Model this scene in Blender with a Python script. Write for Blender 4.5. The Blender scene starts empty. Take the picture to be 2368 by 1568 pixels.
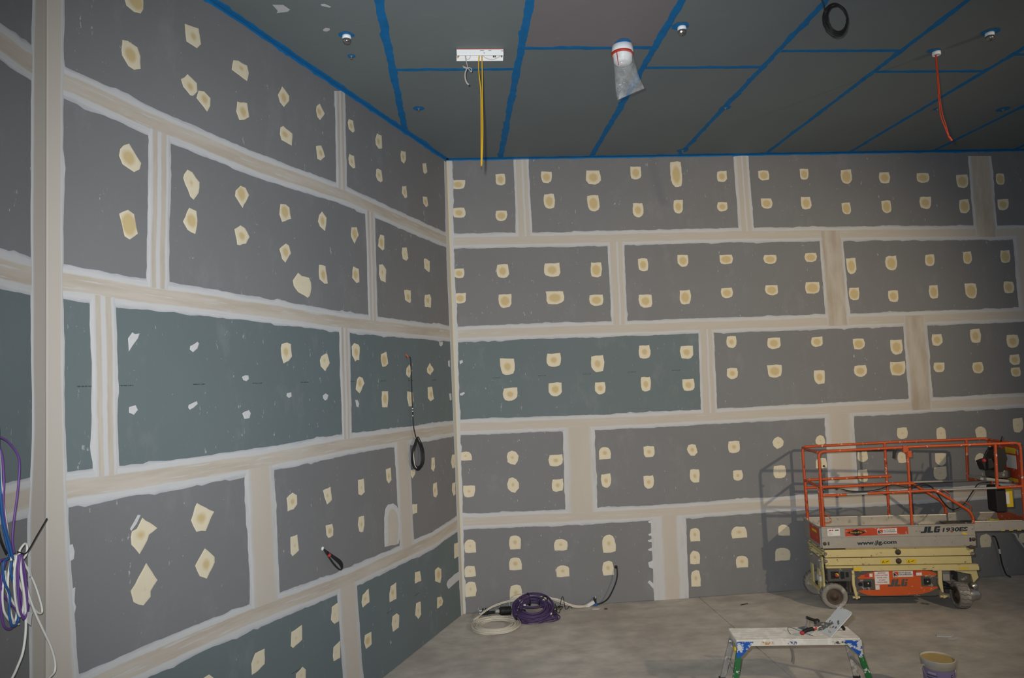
import bpy, bmesh, math, random, json
from mathutils import Vector, Matrix, Quaternion
random.seed(7)
S = bpy.context.scene
COL = S.collection

# ------------------------------------------------------------------ camera, light, exposure
ZC = 2.899
cam = bpy.data.cameras.new('camera'); camo = bpy.data.objects.new('camera', cam); COL.objects.link(camo)
R = Matrix(((0.9960010702, 0.0809767425, 0.0377443413), (-0.0782212998, 0.9945097290, -0.0695113457), (-0.0431659170, 0.0662809632, 0.9968668605)))
m = Matrix.Identity(4)
for i in range(3):
    m[i][0] = R[i][0]; m[i][1] = R[i][2]; m[i][2] = -R[i][1]
m[2][3] = ZC
camo.matrix_world = m
cam.sensor_width = 36.0; cam.lens = 1593.117 / 2368 * 36; cam.clip_start = 0.05; cam.clip_end = 100
S.camera = camo

def look(o, target):
    d = Vector(target) - o.location
    o.rotation_euler = d.to_track_quat('-Z', 'Y').to_euler()

def spot(name, loc, target, power, color, size, blend, radius):
    l = bpy.data.lights.new(name, 'SPOT'); o = bpy.data.objects.new(name, l); COL.objects.link(o)
    o.location = loc; look(o, target)
    l.energy = power; l.color = color; l.spot_size = math.radians(size); l.spot_blend = blend; l.shadow_soft_size = radius
    return o
# the photographer's flash, just above and left of the lens
spot('camera_flash', (-0.10, 0.05, ZC + 0.16), (0.6, 9.0, 3.35), 1850, (0.98, 0.995, 0.995), 98, 1.0, 0.04)
# halogen work light on a tall mast to the right of the camera
spot('work_light', (8.15, 1.0, 4.7), (3.5, 9.0, 2.6), 1400, (1.0, 0.80, 0.53), 62, 1.0, 0.10)
W = bpy.data.worlds.new('hall'); S.world = W; W.use_nodes = True
W.node_tree.nodes['Background'].inputs[0].default_value = (0.96, 1.0, 1.1, 1)
W.node_tree.nodes['Background'].inputs[1].default_value = 0.16
S.view_settings.view_transform = 'Standard'; S.view_settings.look = 'None'
S.view_settings.gamma = 1.0; S.view_settings.use_curve_mapping = False
S.view_settings.exposure = 0.0

# ------------------------------------------------------------------ node helpers
class NT:
    def __init__(self, name):
        self.m = bpy.data.materials.new(name); self.m.use_nodes = True
        self.t = self.m.node_tree; self.n = self.t.nodes
        self.b = self.n['Principled BSDF']
    def new(self, typ, **kw):
        nd = self.n.new(typ)
        for k, v in kw.items(): setattr(nd, k, v)
        return nd
    def link(self, a, b): self.t.links.new(a, b)
    def coord(self, kind='Object', scale=(1, 1, 1)):
        tc = self.new('ShaderNodeTexCoord'); mp = self.new('ShaderNodeMapping')
        mp.inputs['Scale'].default_value = scale
        self.link(tc.outputs[kind], mp.inputs['Vector']); return mp.outputs[0]
    def noise(self, vec, scale, detail=3.0, rough=0.55):
        nd = self.new('ShaderNodeTexNoise'); nd.inputs['Scale'].default_value = scale
        nd.inputs['Detail'].default_value = detail; nd.inputs['Roughness'].default_value = rough
        self.link(vec, nd.inputs['Vector']); return nd.outputs['Fac']
    def ramp(self, fac, stops, interp='LINEAR'):
        r = self.new('ShaderNodeValToRGB'); r.color_ramp.interpolation = interp
        e = r.color_ramp.elements
        while len(e) > 1: e.remove(e[-1])
        for i, (p, c) in enumerate(stops):
            c = (c, c, c) if isinstance(c, (int, float)) else c
            x = e[0] if i == 0 else e.new(p)
            x.position = p; x.color = tuple(c) + (1,)
        self.link(fac, r.inputs[0]); return r.outputs[0]
    def mix(self, fac, a, b):
        x = self.new('ShaderNodeMix', data_type='RGBA')
        for v, s in ((fac, x.inputs[0]), (a, x.inputs[6]), (b, x.inputs[7])):
            if hasattr(v, 'links'): self.link(v, s)
            elif isinstance(v, (int, float)): s.default_value = v
            else: s.default_value = tuple(v) + (1,)
        return x.outputs[2]
    def math(self, op, a, b=0.0):
        x = self.new('ShaderNodeMath', operation=op)
        for v, s in ((a, x.inputs[0]), (b, x.inputs[1])):
            if hasattr(v, 'links'): self.link(v, s)
            else: s.default_value = v
        return x.outputs[0]
    def out(self, col, rough=0.8, metal=0.0, bump=None, bstr=0.2, bdist=0.01, spec=0.3):
        if hasattr(col, 'links'): self.link(col, self.b.inputs['Base Color'])
        else: self.b.inputs['Base Color'].default_value = tuple(col) + (1,)
        self.b.inputs['Roughness'].default_value = rough; self.b.inputs['Metallic'].default_value = metal
        self.b.inputs['Specular IOR Level'].default_value = spec
        if bump is not None:
            bn = self.new('ShaderNodeBump'); bn.inputs['Strength'].default_value = bstr; bn.inputs['Distance'].default_value = bdist
            self.link(bump, bn.inputs['Height']); self.link(bn.outputs[0], self.b.inputs['Normal'])
        return self.m

def M(name, col, rough=0.7, metal=0.0, var=0.10, scale=18.0, splat=None, spec=0.3, bstr=0.0):
    """plain surface with noise variation; splat = (colour, share 0..1, scale): flecks of another colour"""
    n = NT(name); v = n.coord()
    f = n.noise(v, scale)
    c = n.mix(f, [x * (1 - var) for x in col], [min(1, x * (1 + var)) for x in col])
    if splat:
        sc, share, ss = splat
        g = n.noise(v, ss, 4.0, 0.65)
        k = 0.66 - 0.34 * share
        c = n.mix(n.ramp(g, [(k, 0.0), (k + 0.03, 1.0)]), c, sc)
    return n.out(c, rough, metal, f if bstr else None, bstr, 0.005, spec)

# ------------------------------------------------------------------ mesh helpers
def catmull(pts, sub):
    P = [Vector(p) for p in pts]
    if len(P) < 3 or sub <= 1: return P
    out = []
    for i in range(len(P) - 1):
        p0 = P[i - 1] if i else P[0] * 2 - P[1]
        p1, p2 = P[i], P[i + 1]
        p3 = P[i + 2] if i + 2 < len(P) else P[-1] * 2 - P[-2]
        for k in range(sub):
            t = k / sub
            out.append(0.5 * ((2 * p1) + (p2 - p0) * t + (2 * p0 - 5 * p1 + 4 * p2 - p3) * t * t + (3 * p1 - p0 - 3 * p2 + p3) * t ** 3))
    out.append(P[-1]); return out

class MB:
    def __init__(self): self.v = []; self.f = []; self.uv = {}; self.sm = []
    def add(self, vs, fs, smooth=False):
        o = len(self.v); self.v += [tuple(x) for x in vs]
        for f in fs: self.f.append([i + o for i in f]); self.sm.append(smooth)
        return o
    def box(self, a, b, bev=0.0, rot=None, at=None):
        x0, y0, z0 = a; x1, y1, z1 = b
        if bev <= 0:
            vs = [(x0, y0, z0), (x1, y0, z0), (x1, y1, z0), (x0, y1, z0), (x0, y0, z1), (x1, y0, z1), (x1, y1, z1), (x0, y1, z1)]
            fs = [(0, 3, 2, 1), (4, 5, 6, 7), (0, 1, 5, 4), (1, 2, 6, 5), (2, 3, 7, 6), (3, 0, 4, 7)]
        else:
            bm = bmesh.new(); bmesh.ops.create_cube(bm, size=1)
            for q in bm.verts: q.co = Vector(((x0 + x1) / 2 + q.co.x * (x1 - x0), (y0 + y1) / 2 + q.co.y * (y1 - y0), (z0 + z1) / 2 + q.co.z * (z1 - z0)))
            bmesh.ops.bevel(bm, geom=list(bm.edges), offset=bev, segments=2, affect='EDGES', profile=0.5)
            bm.verts.index_update(); vs = [tuple(q.co) for q in bm.verts]; fs = [[q.index for q in f.verts] for f in bm.faces]; bm.free()
        if rot is not None:
            c = Vector(at) if at else Vector(((x0 + x1) / 2, (y0 + y1) / 2, (z0 + z1) / 2))
            vs = [rot @ (Vector(q) - c) + c for q in vs]
        self.add(vs, fs); return self
    def tube(self, pts, r, n=8, sub=1, r2=None, cap=True):
        P = catmull(pts, sub); N = len(P); rings = []; up = None
        for i, p in enumerate(P):
            t = (P[min(i + 1, N - 1)] - P[max(i - 1, 0)])
            t = t.normalized() if t.length > 1e-9 else Vector((0, 0, 1))
            if up is None:
                up = Vector((0, 0, 1)) if abs(t.z) < 0.9 else Vector((1, 0, 0))
            a = t.cross(up)
            if a.length < 1e-6: a = t.orthogonal()
            a.normalize(); b = a.cross(t).normalized(); up = b
            rr = r if r2 is None else r + (r2 - r) * i / max(1, N - 1)
            rings.append([p + rr * (math.cos(2 * math.pi * k / n) * a + math.sin(2 * math.pi * k / n) * b) for k in range(n)])
        vs = [q for rg in rings for q in rg]
        fs = [(i * n + k, i * n + (k + 1) % n, (i + 1) * n + (k + 1) % n, (i + 1) * n + k) for i in range(N - 1) for k in range(n)]
        self.add(vs, fs, True)
        if cap:
            self.add(rings[0], [tuple(range(n))[::-1]]); self.add(rings[-1], [tuple(range(n))])
        return self
    def cyl(self, a, b, r, n=16, r2=None): return self.tube([a, b], r, n, 1, r2)
    def lathe(self, prof, c, axis=(0, 0, 1), n=24):
        """prof: (radius, height) pairs along the axis from c"""
        q = Vector((0, 0, 1)).rotation_difference(Vector(axis).normalized()); c = Vector(c)
        vs = []; fs = []
        for (r, h) in prof:
            for k in range(n):
                t = 2 * math.pi * k / n
                vs.append(c + q @ Vector((r * math.cos(t), r * math.sin(t), h)))
        for i in range(len(prof) - 1):
            for k in range(n):
                fs.append((i * n + k, i * n + (k + 1) % n, (i + 1) * n + (k + 1) % n, (i + 1) * n + k))
        self.add(vs, fs, True)
        for i, rev in ((0, True), (len(prof) - 1, False)):
            if prof[i][0] > 1e-5:
                idx = list(range(i * n, i * n + n)); self.add([vs[j] for j in idx], [tuple(range(n))[::-1] if rev else tuple(range(n))])
        return self
    def prism(self, poly, o, ax, ay, depth):
        """poly in 2D placed at o + x*ax + y*ay, given thickness along ax x ay"""
        o, ax, ay = Vector(o), Vector(ax), Vector(ay); nn = ax.cross(ay).normalized() * depth; k = len(poly)
        a = [o + ax * x + ay * y for x, y in poly]; b = [q + nn for q in a]
        self.add(a + b, [tuple(range(k))[::-1], tuple(range(k, 2 * k))] + [(i, (i + 1) % k, k + (i + 1) % k, k + i) for i in range(k)])
        return self
    def obj(self, name, mat, parent=None, loc=None):
        me = bpy.data.meshes.new(name); me.from_pydata(self.v, [], self.f)
        me.polygons.foreach_set('use_smooth', self.sm)
        if self.uv:
            l = me.uv_layers.new(name='UVMap')
            for lp in me.loops: l.data[lp.index].uv = self.uv.get(lp.vertex_index, (0, 0))
        me.materials.append(mat); me.update()
        o = bpy.data.objects.new(name, me); COL.objects.link(o)
        if parent: o.parent = parent
        if loc: o.location = loc
        return o

def tag(o, label=None, cat=None, group=None, kind=None):
    for k, v in (('label', label), ('category', cat), ('group', group), ('kind', kind)):
        if v: o[k] = v
    return o
def empty(name, loc, rz=0.0, parent=None):
    o = bpy.data.objects.new(name, None); o.empty_display_size = 0.1; COL.objects.link(o)
    o.location = loc; o.rotation_euler = (0, 0, rz)
    if parent: o.parent = parent
    return o
def thing(name, label, cat, loc=(0, 0, 0), rz=0.0, group=None): return tag(empty(name, loc, rz), label, cat, group)

def lettering(name, text, mat, parent, o, ax, ay, height, width=None, bold=0.0, shear=0.0, depth=0.0008, space=1.0):
    """flat raised letters; baseline starts at o, runs along ax, up is ay"""
    cu = bpy.data.curves.new(name, 'FONT'); cu.body = text; cu.size = 1.0; cu.offset = bold; cu.shear = shear; cu.space_character = space
    cu.resolution_u = 3; cu.space_line = 0.95
    t = bpy.data.objects.new(name, cu); COL.objects.link(t)
    dg = bpy.context.evaluated_depsgraph_get(); me = bpy.data.meshes.new_from_object(t.evaluated_get(dg))
    bpy.data.objects.remove(t); bpy.data.curves.remove(cu)
    xs = [v.co.x for v in me.vertices]; ys = [v.co.y for v in me.vertices]
    w, h = max(xs) - min(xs), max(ys) - min(ys)
    sy = height / h; sx = (width / w) if width else sy
    o, ax, ay = Vector(o), Vector(ax).normalized(), Vector(ay).normalized(); nn = ax.cross(ay).normalized()
    x0, y0 = min(xs), min(ys)
    for v in me.vertices: v.co = o + ax * ((v.co.x - x0) * sx) + ay * ((v.co.y - y0) * sy) + nn * depth
    me.materials.clear(); me.materials.append(mat)
    ob = bpy.data.objects.new(name, me); COL.objects.link(ob); ob.parent = parent
    return ob

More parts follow.
